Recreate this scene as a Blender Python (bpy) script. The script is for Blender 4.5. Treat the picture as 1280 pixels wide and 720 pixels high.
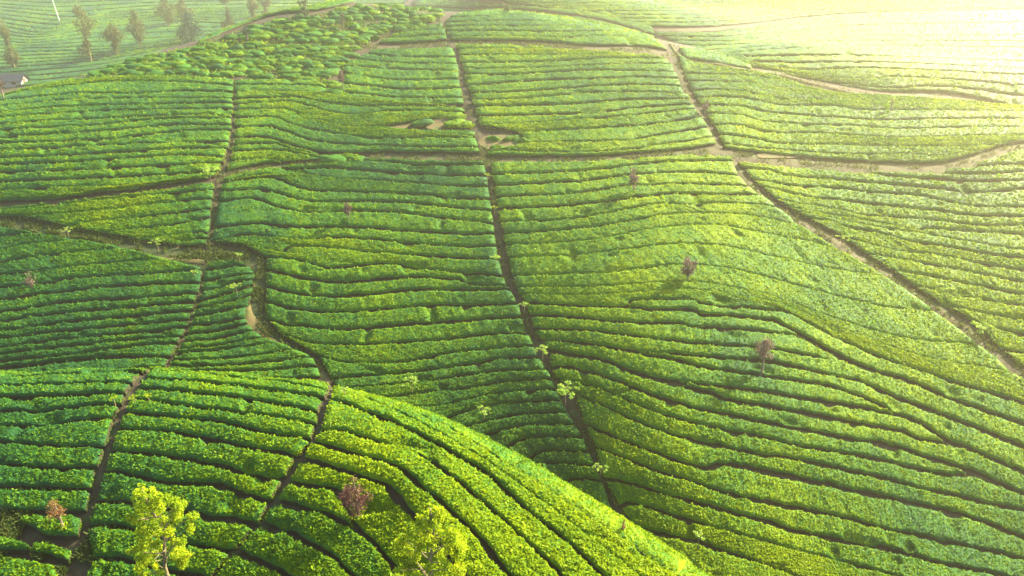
import bpy, math, random
import numpy as np

# ------------------------------------------------------------------ camera, light, exposure
S = bpy.context.scene
COL = S.collection
for o in list(bpy.data.objects):
    bpy.data.objects.remove(o)
R = math.radians
random.seed(7)
rng = np.random.default_rng(7)

CAM_Z = 40.0
PITCH = R(25.0)
FPX = 900.0                      # focal length in pixels of the 1280 px wide photograph
SUN_AZ, SUN_EL = R(55.0), R(32.5)
EXPOSURE = 2.75
HAZE_DENSITY = 0.0011
HAZE_G = 0.78

cam_d = bpy.data.cameras.new('camera')
cam = bpy.data.objects.new('camera', cam_d)
COL.objects.link(cam)
cam_d.sensor_width = 36.0
cam_d.lens = FPX / 1280.0 * 36.0
cam_d.clip_start = 0.5
cam_d.clip_end = 6000
cam.location = (0, 0, CAM_Z)
cam.rotation_euler = (R(90) - PITCH, 0, 0)
S.camera = cam

W = bpy.data.worlds.new('World')
S.world = W
W.use_nodes = True
nt = W.node_tree
bg = nt.nodes['Background']
sky = nt.nodes.new('ShaderNodeTexSky')
sky.sky_type = 'NISHITA'
sky.sun_disc = False
sky.sun_elevation = SUN_EL
sky.sun_rotation = SUN_AZ
sky.air_density = 1.0
sky.dust_density = 2.0
nt.links.new(sky.outputs[0], bg.inputs[0])
bg.inputs[1].default_value = 0.105

sd = bpy.data.lights.new('sun', 'SUN')
sd.energy = 5.0
sd.angle = R(0.6)
sd.color = (1.0, 0.88, 0.60)
sun = bpy.data.objects.new('sun', sd)
COL.objects.link(sun)
sun.rotation_euler = (R(90) - SUN_EL, 0, R(180) - SUN_AZ)

S.view_settings.view_transform = 'Standard'
S.view_settings.look = 'None'
S.view_settings.exposure = EXPOSURE
S.view_settings.gamma = 1
S.view_settings.use_curve_mapping = False
S.render.engine = 'CYCLES'
S.cycles.max_bounces = 6
S.cycles.diffuse_bounces = 2
S.cycles.glossy_bounces = 1
S.cycles.transmission_bounces = 3
S.cycles.transparent_max_bounces = 4
S.cycles.volume_bounces = 0
S.cycles.use_denoising = True
S.cycles.sample_clamp_indirect = 4

# ------------------------------------------------------------------ numeric helpers
CT, ST = math.cos(PITCH), math.sin(PITCH)

def ray(px, py):
    u = (np.asarray(px, float) - 640) / FPX
    v = (np.asarray(py, float) - 360) / FPX
    return u, CT - v * ST, -ST - v * CT

def pix(px, py, d):
    dx, dy, dz = ray(px, py)
    return np.array([dx * d, dy * d, CAM_Z + dz * d])

def hash2(ix, iy, seed):
    h = (ix.astype(np.int64) * 374761393 + iy.astype(np.int64) * 668265263 + seed * 982451653) & 0xffffffff
    h = ((h ^ (h >> 13)) * 1274126177) & 0xffffffff
    return ((h ^ (h >> 16)) & 0xffff) / 65535.0

def vnoise(x, y, seed=0):
    x = np.asarray(x, float); y = np.asarray(y, float)
    ix = np.floor(x); iy = np.floor(y)
    fx = x - ix; fy = y - iy
    fx = fx * fx * (3 - 2 * fx); fy = fy * fy * (3 - 2 * fy)
    a = hash2(ix, iy, seed); b = hash2(ix + 1, iy, seed)
    c = hash2(ix, iy + 1, seed); d = hash2(ix + 1, iy + 1, seed)
    return (a * (1 - fx) + b * fx) * (1 - fy) + (c * (1 - fx) + d * fx) * fy

class Layer:
    """a smooth hill through given points, stored on a grid"""
    def __init__(self, pts, x0, x1, y0, y1, step, clampz=None):
        P = np.array(pts, float)
        self.c = P[:, :2].mean(0); self.s = 60.0
        q = (P[:, :2] - self.c) / self.s
        n = len(q)
        r2 = ((q[:, None] - q[None]) ** 2).sum(-1)
        K = 0.5 * r2 * np.log(r2 + 1e-12) + np.eye(n) * 2e-4
        A = np.zeros((n + 3, n + 3))
        A[:n, :n] = K; A[:n, n] = 1; A[:n, n + 1:] = q
        A[n, :n] = 1; A[n + 1:, :n] = q.T
        b = np.zeros(n + 3); b[:n] = P[:, 2]
        self.w = np.linalg.solve(A, b); self.q = q
        self.x0, self.y0, self.step = x0, y0, step
        xs = np.arange(x0, x1 + step, step); ys = np.arange(y0, y1 + step, step)
        X, Y = np.meshgrid(xs, ys)
        self.g = self.exact(X.ravel(), Y.ravel()).reshape(X.shape)
        if clampz is not None:
            self.g = np.clip(self.g, clampz[0], clampz[1])
    def exact(self, x, y):
        q = (np.stack([x, y], -1) - self.c) / self.s
        z = self.w[-3] + q @ self.w[-2:]
        for i in range(len(self.q)):
            r2 = ((q - self.q[i]) ** 2).sum(-1)
            z = z + self.w[i] * 0.5 * r2 * np.log(r2 + 1e-12)
        return z
    def z(self, x, y):
        fx = np.clip((np.asarray(x, float) - self.x0) / self.step, 0, self.g.shape[1] - 1.001)
        fy = np.clip((np.asarray(y, float) - self.y0) / self.step, 0, self.g.shape[0] - 1.001)
        ix = fx.astype(int); iy = fy.astype(int); fx = fx - ix; fy = fy - iy
        g = self.g
        return ((g[iy, ix] * (1 - fx) + g[iy, ix + 1] * fx) * (1 - fy)
                + (g[iy + 1, ix] * (1 - fx) + g[iy + 1, ix + 1] * fx) * fy)
    def cast(self, px, py, d0, d1, n=220):
        """where the sight line through a photo pixel meets this hill"""
        dx, dy, dz = ray(px, py)
        D = np.geomspace(d0, d1, n)
        gap = (CAM_Z + dz[:, None] * D) - self.z(dx[:, None] * D, dy[:, None] * D)
        below = gap < 0
        hit = below.any(1)
        k = np.where(hit, below.argmax(1), 0)
        k = np.clip(k, 1, n - 1)
        i = np.arange(len(dx))
        g0, g1 = gap[i, k - 1], gap[i, k]
        t = np.clip(g0 / (g0 - g1 + 1e-9), 0, 1)
        d = D[k - 1] + (D[k] - D[k - 1]) * t
        d = np.where(hit, d, D[gap.argmin(1)])
        return dx * d, dy * d

# ------------------------------------------------------------------ the hills (tea canopy level)
def P3(l):
    return [pix(*a) for a in l]

def base_d(y, k=1.0):
    return k * 52.0 * 963.0 / (y + 463.0)

main_pts = []
for (x, y, k) in [
    # main slope; k < 1 stands out towards the camera, k > 1 lies back
    (640, 640, 1.04), (640, 560, 1.035), (640, 480, 1.03), (640, 400, 1.02), (640, 300, 0.995), (640, 200, 0.985), (640, 110, 0.985), (640, 50, 0.99), (640, 12, 1.03),
    (480, 480, 1.055), (480, 400, 1.04), (480, 300, 1.015), (480, 200, 1.0), (480, 110, 0.99), (480, 40, 1.01),
    (330, 470, 1.06), (330, 390, 1.045), (330, 300, 1.01), (330, 210, 0.985), (330, 120, 0.97), (330, 60, 0.985), (330, 20, 1.02), (430, 2, 1.03),
    (200, 455, 1.04), (200, 380, 1.02), (200, 290, 0.985), (200, 200, 0.955), (200, 110, 0.955), (200, 60, 0.985),
    (0, 460, 1.01), (0, 380, 0.985), (0, 290, 0.96), (0, 200, 0.93), (0, 130, 0.955), (-120, 200, 0.92), (-120, 300, 0.95), (-120, 420, 0.98),
    (840, 700, 0.985), (840, 600, 0.955), (840, 500, 0.94), (840, 420, 0.938), (840, 340, 0.944), (840, 260, 0.958), (840, 180, 0.98), (850, 100, 0.995), (810, 45, 1.03),
    (1050, 710, 1.03), (1050, 600, 1.01), (1050, 500, 0.995), (1050, 420, 0.99), (1050, 340, 1.0), (1050, 260, 1.015), (1050, 180, 1.02), (1050, 120, 1.03),
    (1280, 710, 1.09), (1280, 600, 1.085), (1280, 500, 1.08), (1280, 400, 1.07), (1280, 300, 1.055), (1280, 200, 1.04), (1280, 150, 1.05),
    (1420, 650, 1.14), (1420, 450, 1.11), (1420, 250, 1.07)]:
    main_pts.append(pix(x, y, base_d(y, k)))
# behind the crest the hill falls away; in front of it the valley floor
cz = lambda z: z + CAM_Z
main_pts += [(-75, 125, cz(-34)), (-40, 132, cz(-26)), (-20, 140, cz(-22)), (10, 140, cz(-17)), (30, 130, cz(-17)),
             (-110, 110, cz(-34)), (-60, 20, cz(-31)), (-25, 22, cz(-32.5)), (5, 20, cz(-33)), (30, 20, cz(-31)), (60, 18, cz(-30)),
             (-60, 32, cz(-29.5)), (-20, 34, cz(-31)), (70, 112, cz(-17.5)), (110, 110, cz(-18)), (48, 118, cz(-16))]
MAIN = Layer(main_pts, -150, 170, 10, 150, 0.5)

def pz(x, y, z):
    return pix(x, y, -z / (ST + (y - 360) / FPX * CT))

RIDGE = [(-80, 463, -23.4), (0, 462, -23.3), (100, 459, -23.2), (200, 458, -23.2), (300, 465, -23.2), (400, 475, -23.1), (480, 495, -23.0), (540, 515, -23.1), (600, 543, -23.2),
         (670, 581, -23.6), (720, 612, -23.9), (775, 647, -24.1), (815, 673, -24.2), (880, 718, -24.4), (960, 770, -24.3)]
kn = [pz(*p) for p in RIDGE] + [pz(*p) for p in [
    (0, 482, -22.9), (100, 480, -22.8), (200, 480, -22.75), (300, 487, -22.7), (390, 497, -22.5),
    (0, 530, -23.3), (100, 530, -23.2), (200, 530, -23.1), (300, 535, -22.9), (390, 540, -22.4),
    (0, 610, -24.4), (130, 610, -24.3), (250, 610, -24.1), (350, 610, -23.4),
    (0, 690, -25.4), (150, 690, -25.4), (300, 690, -24.6), (400, 690, -23.9), (150, 760, -26.2), (350, 760, -25.2), (0, 760, -26.2),
    (460, 560, -22.0), (460, 610, -22.5), (480, 660, -23.3), (520, 560, -22.1), (520, 600, -22.1), (600, 600, -22.7), (600, 645, -22.8), (680, 650, -23.25), (680, 695, -23.3),
    (560, 700, -23.1), (560, 780, -24.0), (760, 700, -23.7), (760, 780, -23.4)]]
kp = [tuple(p) for p in kn]
for (x, y, z) in RIDGE:
    p = pz(x, y, z); t = min(1, max(0, (x - 150) / 350)); nx, ny = 0.85 * t, 1 - 0.35 * t
    kp.append((p[0] + 1.6 * nx, p[1] + 1.6 * ny, p[2] - 1.7))
    kp.append((p[0] + 7.5 * nx, p[1] + 7.5 * ny, p[2] - 9.0))
KNOLL = Layer(kp, -60, 40, 8, 62, 0.4, clampz=(cz(-45), cz(-15)))

f1 = P3([(0, 98, 165), (0, 50, 205), (0, 0, 262), (200, 60, 185), (200, 0, 255), (430, 0, 250), (430, 40, 200), (-200, 60, 200), (-200, 0, 262)])
F1P = [tuple(p) for p in f1] + [(-140, 340, cz(-2)), (-60, 340, cz(-2)), (40, 340, cz(0)), (-250, 340, cz(0)), (-120, 140, cz(-30)), (-40, 150, cz(-28)), (30, 160, cz(-24)), (-60, 460, cz(6)), (-250, 460, cz(6)), (60, 460, cz(6))]
FAR_LEFT = Layer(F1P, -420, 120, 120, 620, 3.0, clampz=(cz(-40), cz(6)))
f2 = P3([(900, 72, 99), (1000, 92, 95), (1100, 112, 92), (1280, 140, 90), (1000, 50, 122), (1150, 60, 118), (1280, 60, 116), (850, 35, 128), (1000, 0, 178), (700, 4, 140), (600, 4, 142), (800, 0, 172), (1280, 0, 165), (1420, 60, 115), (1420, 150, 88)])
F2P = [tuple(p) for p in f2] + [(60, 330, cz(2)), (160, 330, cz(3)), (280, 330, cz(6)), (10, 140, cz(-13.5)), (-10, 150, cz(-16)), (60, 460, cz(6)), (280, 460, cz(6)), (180, 60, cz(-26)), (150, 100, cz(-17)),
                                (20, 112, cz(-18)), (45, 100, cz(-17.5)), (80, 80, cz(-20))]
for (px_, py_) in [(940, 112), (1000, 125), (1100, 135), (1280, 165), (900, 110), (960, 160), (1100, 170), (1250, 200), (1100, 240), (1280, 300), (900, 165), (1400, 220)]:
    mx_, my_ = MAIN.cast(np.array([px_]), np.array([py_]), 22, 170)
    F2P.append((float(mx_[0]), float(my_[0]), float(MAIN.z(mx_, my_)[0]) - 3.5))
F2P = [p for p in F2P if p not in [(180, 60, cz(-26)), (45, 100, cz(-17.5)), (80, 80, cz(-20))]]
FAR_RIGHT = Layer(F2P, -30, 480, 60, 620, 2.0, clampz=(cz(-40), cz(6)))

def blend(t):
    t = np.clip(t, 0, 1)
    return t * t * (3 - 2 * t)

def terrain(x, y):
    """canopy-level height of the whole landscape"""
    x = np.asarray(x, float); y = np.asarray(y, float)
    low = cz(-60)
    zm = np.where((y < 149) & (x > -149) & (x < 169), MAIN.z(x, y), low)
    edge = np.minimum(blend((149 - y) / 10), np.minimum(blend((x + 149) / 15), blend((169 - x) / 15)))
    zm = low + (zm - low) * edge
    zk = np.where((y < 61) & (x > -59) & (x < 39), KNOLL.z(x, y), low)
    z1 = np.where((y > 128), FAR_LEFT.z(x, y), low)
    z1 = np.where(x > 100, low, z1)
    z2 = np.where((y > 70) & (x > -28), FAR_RIGHT.z(x, y), low)
    base = np.where(y > 300, cz(0), cz(-33.5))
    return np.maximum.reduce([zm, zk, z1, z2, np.full_like(zm, cz(-44))])

HEDGE_H = 0.48
def ground_z(x, y):
    return terrain(x, y) - HEDGE_H

# ------------------------------------------------------------------ materials
def mat(name):
    m = bpy.data.materials.new(name)
    m.use_nodes = True
    m.node_tree.nodes.clear()
    return m, m.node_tree.nodes, m.node_tree.links

def rgb(n, c):
    v = n.new('ShaderNodeRGB'); v.outputs[0].default_value = (*c, 1); return v.outputs[0]

def ramp(n, l, fac, stops):
    r = n.new('ShaderNodeValToRGB')
    e = r.color_ramp.elements
    while len(e) < len(stops): e.new(0.5)
    for k, (p, c) in enumerate(stops):
        e[k].position = p; e[k].color = (*c, 1)
    l.new(fac, r.inputs[0]); return r.outputs[0]

def noise(n, l, scale, detail=3, coord=None, rough=0.55):
    t = n.new('ShaderNodeTexNoise')
    t.inputs['Scale'].default_value = scale; t.inputs['Detail'].default_value = detail; t.inputs['Roughness'].default_value = rough
    if coord is None:
        g = n.new('ShaderNodeNewGeometry'); coord = g.outputs['Position']
    l.new(coord, t.inputs['Vector']); return t.outputs[0]

def leaf_mat(name, stops, trans=0.4, tcol=1.3, rough=0.55, spec=0.06, bump=0.0, attr='tint', tyel=(1.25, 1.1, 0.5)):
    """leaf colours run through `stops` by each leaf's own tint"""
    m, n, l = mat(name)
    at = n.new('ShaderNodeAttribute'); at.attribute_name = attr
    col = ramp(n, l, at.outputs['Fac'], stops)
    p = n.new('ShaderNodeBsdfPrincipled')
    p.inputs['Roughness'].default_value = rough
    p.inputs['Specular IOR Level'].default_value = spec
    l.new(col, p.inputs['Base Color'])
    if bump:
        b = n.new('ShaderNodeBump'); b.inputs['Strength'].default_value = bump; b.inputs['Distance'].default_value = 0.12
        l.new(noise(n, l, 7.0, 4, rough=0.7), b.inputs['Height']); l.new(b.outputs[0], p.inputs['Normal'])
    mx = n.new('ShaderNodeMix'); mx.data_type = 'RGBA'; mx.blend_type = 'MULTIPLY'; mx.inputs[0].default_value = 1
    l.new(col, mx.inputs[6]); mx.inputs[7].default_value = (tyel[0] * tcol, tyel[1] * tcol, tyel[2] * tcol, 1)
    t = n.new('ShaderNodeBsdfTranslucent'); l.new(mx.outputs[2], t.inputs[0])
    s = n.new('ShaderNodeMixShader'); s.inputs[0].default_value = trans
    l.new(p.outputs[0], s.inputs[1]); l.new(t.outputs[0], s.inputs[2])
    o = n.new('ShaderNodeOutputMaterial'); l.new(s.outputs[0], o.inputs[0])
    return m

def plain_mat(name, stops, scale=2.0, rough=0.9, bump=0.3, detail=5, spec=0.2, bscale=None):
    m, n, l = mat(name)
    f = noise(n, l, scale, detail)
    p = n.new('ShaderNodeBsdfPrincipled')
    p.inputs['Roughness'].default_value = rough; p.inputs['Specular IOR Level'].default_value = spec
    l.new(ramp(n, l, f, stops), p.inputs['Base Color'])
    if bump:
        b = n.new('ShaderNodeBump'); b.inputs['Strength'].default_value = bump; b.inputs['Distance'].default_value = 0.1
        l.new(noise(n, l, bscale or scale * 5, 4), b.inputs['Height']); l.new(b.outputs[0], p.inputs['Normal'])
    o = n.new('ShaderNodeOutputMaterial'); l.new(p.outputs[0], o.inputs[0])
    return m

TEA = [(0.0, (0.016, 0.070, 0.022)), (0.32, (0.042, 0.130, 0.011)), (0.65, (0.125, 0.205, 0.002)), (1.0, (0.205, 0.270, 0.001))]
M_TEA = leaf_mat('tea_leaves', TEA, trans=0.45)
M_WOOD = plain_mat('tea_stems', [(0.35, (0.016, 0.012, 0.007)), (0.6, (0.032, 0.024, 0.012)), (0.75, (0.026, 0.040, 0.008))], 5.0)
M_TEA_BODY = leaf_mat('tea_canopy', TEA, trans=0.25, bump=0.9)
M_SOIL = plain_mat('dark_soil', [(0.3, (0.026, 0.018, 0.010)), (0.55, (0.040, 0.028, 0.014)), (0.72, (0.030, 0.042, 0.010))], 0.9)
M_PATH = plain_mat('earth_path', [(0.3, (0.020, 0.016, 0.008)), (0.52, (0.038, 0.029, 0.014)), (0.64, (0.024, 0.040, 0.008))], 1.3)
M_TRACK = plain_mat('worn_track', [(0.3, (0.032, 0.030, 0.012)), (0.52, (0.056, 0.048, 0.020)), (0.64, (0.036, 0.056, 0.010))], 1.0)
M_BARE = plain_mat('bare_earth', [(0.3, (0.060, 0.046, 0.017)), (0.5, (0.100, 0.074, 0.028)), (0.64, (0.048, 0.072, 0.014))], 1.6)
M_VERGE = plain_mat('weedy_verge', [(0.3, (0.016, 0.026, 0.008)), (0.5, (0.026, 0.040, 0.010)), (0.7, (0.045, 0.036, 0.016))], 1.6, bump=0.8)
M_BARK = plain_mat('bark', [(0.3, (0.085, 0.062, 0.045)), (0.7, (0.16, 0.125, 0.09))], 6.0)
M_PALEBARK = plain_mat('pale_bark', [(0.3, (0.10, 0.085, 0.04)), (0.7, (0.17, 0.14, 0.07))], 6.0)

# ------------------------------------------------------------------ mesh helpers
def mesh_obj(name, V, F, mats, midx=None, tint=None, smooth=True, parent=None):
    """V (n,3), F list of arrays (k,4)/(k,3) of vertex indices"""
    me = bpy.data.meshes.new(name)
    V = np.asarray(V, np.float32)
    loops = np.concatenate([f.ravel() for f in F]).astype(np.int32)
    sizes = np.concatenate([np.full(len(f), f.shape[1]) for f in F]).astype(np.int32)
    starts = np.concatenate([[0], np.cumsum(sizes)[:-1]]).astype(np.int32)
    me.vertices.add(len(V)); me.vertices.foreach_set('co', V.ravel())
    me.loops.add(len(loops)); me.loops.foreach_set('vertex_index', loops)
    me.polygons.add(len(sizes)); me.polygons.foreach_set('loop_start', starts)
    me.polygons.foreach_set('loop_total', sizes)
    for m in mats: me.materials.append(m)
    if midx is not None: me.polygons.foreach_set('material_index', np.asarray(midx, np.int32))
    if tint is not None:
        a = me.attributes.new('tint', 'FLOAT', 'FACE'); a.data.foreach_set('value', np.asarray(tint, np.float32))
    me.polygons.foreach_set('use_smooth', np.full(len(sizes), smooth))
    me.update(calc_edges=True)
    o = bpy.data.objects.new(name, me); COL.objects.link(o)
    if parent is not None: o.parent = parent
    return o

def grid_faces(nr, nc, off=0):
    i = np.arange(nr - 1)[:, None] * nc + np.arange(nc - 1)[None]
    i = i.ravel() + off
    return np.stack([i, i + 1, i + nc + 1, i + nc], -1)

def tag(o, label=None, cat=None, group=None, kind=None):
    if label: o['label'] = label
    if cat: o['category'] = cat
    if group: o['group'] = group
    if kind: o['kind'] = kind
    return o

def empty(name, loc):
    o = bpy.data.objects.new(name, None); COL.objects.link(o)
    o.location = loc; o.empty_display_size = 0.3
    return o

def resample(c, n=None, step=None):
    c = np.asarray(c, float)
    # smooth through the points (Catmull-Rom), then even steps
    if len(c) > 2:
        p = np.vstack([2 * c[0] - c[1], c, 2 * c[-1] - c[-2]])
        out = []
        for k in range(1, len(p) - 2):
            t = np.linspace(0, 1, 12, endpoint=False)[:, None]
            a, b, e, f = p[k - 1], p[k], p[k + 1], p[k + 2]
            out.append(0.5 * ((2 * b) + (-a + e) * t + (2 * a - 5 * b + 4 * e - f) * t ** 2 + (-a + 3 * b - 3 * e + f) * t ** 3))
        c = np.vstack(out + [c[-1:]])
    L = np.concatenate([[0], np.cumsum(np.hypot(*np.diff(c, axis=0).T[:2]))])
    if n is None: n = max(4, int(L[-1] / step) + 1)
    s = np.linspace(0, L[-1], n)
    return np.stack([np.interp(s, L, c[:, k]) for k in range(c.shape[1])], -1)

RANGE = {'main': (22, 170), 'knoll': (18, 70), 'left': (120, 420), 'right': (80, 300)}
LAYER = {'main': MAIN, 'knoll': KNOLL, 'left': FAR_LEFT, 'right': FAR_RIGHT}
EDGE = 90
def off_frame(c):
    """a row that leaves the photograph goes on outside it"""
    c = [tuple(map(float, p)) for p in c]
    if len(c) > 1:
        if abs(c[0][0]) < 3:
            s = (c[1][1] - c[0][1]) / max(1, c[1][0] - c[0][0]); c = [(-EDGE, c[0][1] - s * EDGE)] + c
        if abs(c[-1][0] - 1280) < 3:
            s = (c[-1][1] - c[-2][1]) / max(1, c[-1][0] - c[-2][0]); c = c + [(1280 + EDGE, c[-1][1] + s * EDGE)]
    return c

def spot(px, py, layer='main'):
    """ground point under a photo pixel (read at the height of the tea tops)"""
    x, y = LAYER[layer].cast(np.array([px]), np.array([py]), *RANGE[layer])
    return float(x[0]), float(y[0]), float(ground_z(x, y)[0])

# ------------------------------------------------------------------ ground sheet
def build_ground():
    xs = np.concatenate([np.linspace(-3000, -500, 6)[:-1], np.linspace(-500, -110, 40)[:-1], np.arange(-110, 130, 0.6), np.linspace(130, 520, 40)[1:], np.linspace(520, 3000, 6)[1:]])
    ys = np.concatenate([np.linspace(-400, 5, 12)[:-1], np.arange(5, 150, 0.6), np.linspace(150, 620, 60)[1:], np.linspace(620, 4000, 10)[1:]])
    X, Y = np.meshgrid(xs, ys)
    Z = ground_z(X, Y)
    Z = Z + 0.05 * (vnoise(X * 1.3, Y * 1.3, 3) - 0.5)
    V = np.stack([X, Y, Z], -1).reshape(-1, 3)
    o = mesh_obj('ground', V, [grid_faces(len(ys), len(xs))], [M_SOIL])
    tag(o, 'dark brown soil of the tea hills between the hedge rows', 'ground', kind='structure')
build_ground()

# ------------------------------------------------------------------ tea hedges
ORD = ['', 'first', 'second', 'third', 'fourth', 'fifth', 'sixth', 'seventh', 'eighth', 'ninth', 'tenth', 'eleventh', 'twelfth',
       'thirteenth', 'fourteenth', 'fifteenth', 'sixteenth', 'seventeenth', 'eighteenth', 'nineteenth', 'twentieth']
def ordinal(k):
    if k <= 20: return ORD[k]
    t = {2: 'twenty', 3: 'thirty'}[k // 10]
    return t + '-' + ORD[k % 10] if k % 10 else {2: 'twentieth', 3: 'thirtieth'}[k // 10]

# slope light and shade painted into leaf colour: lit plots yellower, shaded ones bluer
PLOT_LIGHT = {'tea hedge rows on the lower left slope': -0.20, 'tea hedge rows right of the lower central path': 0.15, 'tea hedge rows right of the right-hand path, lower': 0.18,
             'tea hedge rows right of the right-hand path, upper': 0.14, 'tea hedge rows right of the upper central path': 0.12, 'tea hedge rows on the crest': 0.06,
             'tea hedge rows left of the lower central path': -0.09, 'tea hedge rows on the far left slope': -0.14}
PROF_T = np.array([0.0, 0.004, 0.022, 0.075, 0.20, 0.36, 0.5, 0.64, 0.80, 0.925, 0.978, 0.996, 1.0])
PROF_H = np.array([0.0, 0.62, 0.88, 0.965, 0.995, 1.0, 1.0, 1.0, 0.995, 0.965, 0.88, 0.62, 0.0])
N_LEAF = [0]

def hedge(top, bot, layer, label, group, g=(1, 1), leaves=1.0, gap=0.31, tone=0.0, beyond=None):
    tone = 0.7 * tone + 0.7 * PLOT_LIGHT.get(group, 0.0)  # painted light and shade of the plot, added to the leaf tint
    lay = LAYER[layer]
    top, bot = off_frame(top), off_frame(bot)
    ta, ba = np.array(top), np.array(bot)
    plen = max(np.hypot(*np.diff(ta, axis=0).T).sum(), np.hypot(*np.diff(ba, axis=0).T).sum())
    n = int(np.clip(plen / 3.0, 8, 460))
    T, B = resample(top, n), resample(bot, n)
    if plen > 60:                                  # rows do not all stop exactly at the path
        rs_ = np.random.default_rng(int(abs(ta[0, 0] * 7 + ta[0, 1] * 131)))
        for e_ in (0, -1):
            q_ = 1 if e_ == 0 else -2
            k_ = rs_.random(2) * 1.1 - 1.3
            if (abs(T[e_, 0] - 640) > 630): k_ = k_ * 0
            T[e_] += (T[q_] - T[e_]) * k_[0]; B[e_] += (B[q_] - B[e_]) * k_[1]
    tx, ty = lay.cast(T[:, 0], T[:, 1], *RANGE[layer])
    bx, by = lay.cast(B[:, 0], B[:, 1], *RANGE[layer])
    A = np.stack([tx, ty], -1); C = np.stack([bx, by], -1)
    if beyond is not None:                      # a row on the far side of a ridge, set off from the ridge line
        tg = np.gradient(A, axis=0); nn = np.stack([-tg[:, 1], tg[:, 0]], -1)
        nn /= np.hypot(nn[:, 0], nn[:, 1])[:, None] + 1e-9
        k_ = 5; nn = np.stack([np.convolve(np.pad(nn[:, q], k_, mode='edge'), np.ones(2 * k_ + 1) / (2 * k_ + 1), 'valid') for q in (0, 1)], -1)
        C = A + nn * beyond[0]; A = A + nn * beyond[1]
    for e_, q_ in ((0, 1), (-1, -2)):               # steep ends
        A[q_] = A[e_] + (A[q_] - A[e_]) * 0.2; C[q_] = C[e_] + (C[q_] - C[e_]) * 0.2
    gap = gap + max(0.0, float(np.median(np.hypot(mid_x := (tx + bx) / 2, (ty + by) / 2))) - 55) * 0.0040
    D = C - A
    w = np.maximum(np.hypot(D[:, 0], D[:, 1]), 1e-3)
    D = D / w[:, None]
    mid = (A + C) / 2
    # ragged hedge sides: half the gap is taken off either side
    e0 = g[0] * gap * 0.5 * (0.55 + 0.9 * vnoise(A[:, 0] * 1.1, A[:, 1] * 1.1, 11)) + 0.10 * (vnoise(A[:, 0] * 3.1, A[:, 1] * 3.1, 12) - 0.5)
    e1 = g[1] * gap * 0.5 * (0.55 + 0.9 * vnoise(C[:, 0] * 1.1, C[:, 1] * 1.1, 13)) + 0.10 * (vnoise(C[:, 0] * 3.1, C[:, 1] * 3.1, 14) - 0.5)
    e0 = np.minimum(np.maximum(e0, 0.02), w * 0.42); e1 = np.minimum(np.maximum(e1, 0.02), w * 0.42)
    A = A + D * e0[:, None]; C = C - D * e1[:, None]
    seg = np.concatenate([[0], np.cumsum(np.hypot(*np.diff(mid, axis=0).T))])
    Ltot = seg[-1]
    de = np.minimum(seg, Ltot - seg)
    endh = np.clip(0.66 + de / 0.6, 0, 1) ** 0.5          # rounded ends
    endh[0] = endh[-1] = 0.0
    nt_ = len(PROF_T)
    X = A[:, None, 0] * (1 - PROF_T) + C[:, None, 0] * PROF_T
    Y = A[:, None, 1] * (1 - PROF_T) + C[:, None, 1] * PROF_T
    Zs = lay.z(X, Y)
    H = HEDGE_H * (0.92 + 0.16 * rng.random()) * PROF_H[None] * endh[:, None]
    lump = 0.07 * (vnoise(X * 0.9, Y * 0.9, 21) - 0.5) + 0.07 * (vnoise(X * 2.3, Y * 2.3, 22) - 0.5) + 0.10 * (vnoise(X * 6, Y * 6, 23) - 0.5)
    # here and there a bush is missing or stunted
    hole = np.clip((vnoise(X * 0.75, Y * 1.1, 31) - 0.84) / 0.08, 0, 1)
    ph_ = seg / 1.05 + 1.2 * vnoise(mid[:, 0] * 0.6, mid[:, 1] * 0.6, 33)          # one bush after another along the row
    notch = np.clip(1 - np.abs((ph_ % 1.0) - 0.5) / 0.16, 0, 1)
    lump = lump - (0.10 * notch * (0.4 + 0.9 * vnoise(mid[:, 0] * 2, mid[:, 1] * 2, 34)))[:, None] * (0.4 + 1.2 * np.abs(PROF_T - 0.5))[None]
    Z = Zs - HEDGE_H - 0.03 + H * (1 + 0.9 * lump / HEDGE_H) * (1 - 0.55 * hole)
    V = np.stack([X, Y, Z], -1).reshape(-1, 3)
    F = grid_faces(n, nt_)
    fx = X[:-1, :-1].ravel(); fy = Y[:-1, :-1].ravel()
    def tint_at(x, y, k):
        v = 0.50 * vnoise(x * 0.11, y * 0.11, 41) + 0.30 * vnoise(x * 0.45, y * 0.45, 42) + 0.20 * vnoise(x * 1.6, y * 1.6, 43)
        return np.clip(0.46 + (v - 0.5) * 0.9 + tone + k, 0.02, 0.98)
    body_tone = -0.22 if leaves > 0 else 0.0        # older inner leaves, darkened further as painted shade between the leaves
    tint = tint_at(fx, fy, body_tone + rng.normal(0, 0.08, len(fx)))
    jj = np.tile(np.arange(nt_ - 1), n - 1); ii = np.repeat(np.arange(n - 1), nt_ - 1)
    wood = ((jj == 0) | (jj == nt_ - 2) | (ii == 0) | (ii == n - 2)).astype(int) * 2
    VV, FF, mi, tt = [V], [F], [wood], [tint]
    # leaves over the canopy
    dist = np.median(np.hypot(mid[:, 0], mid[:, 1]))
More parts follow.
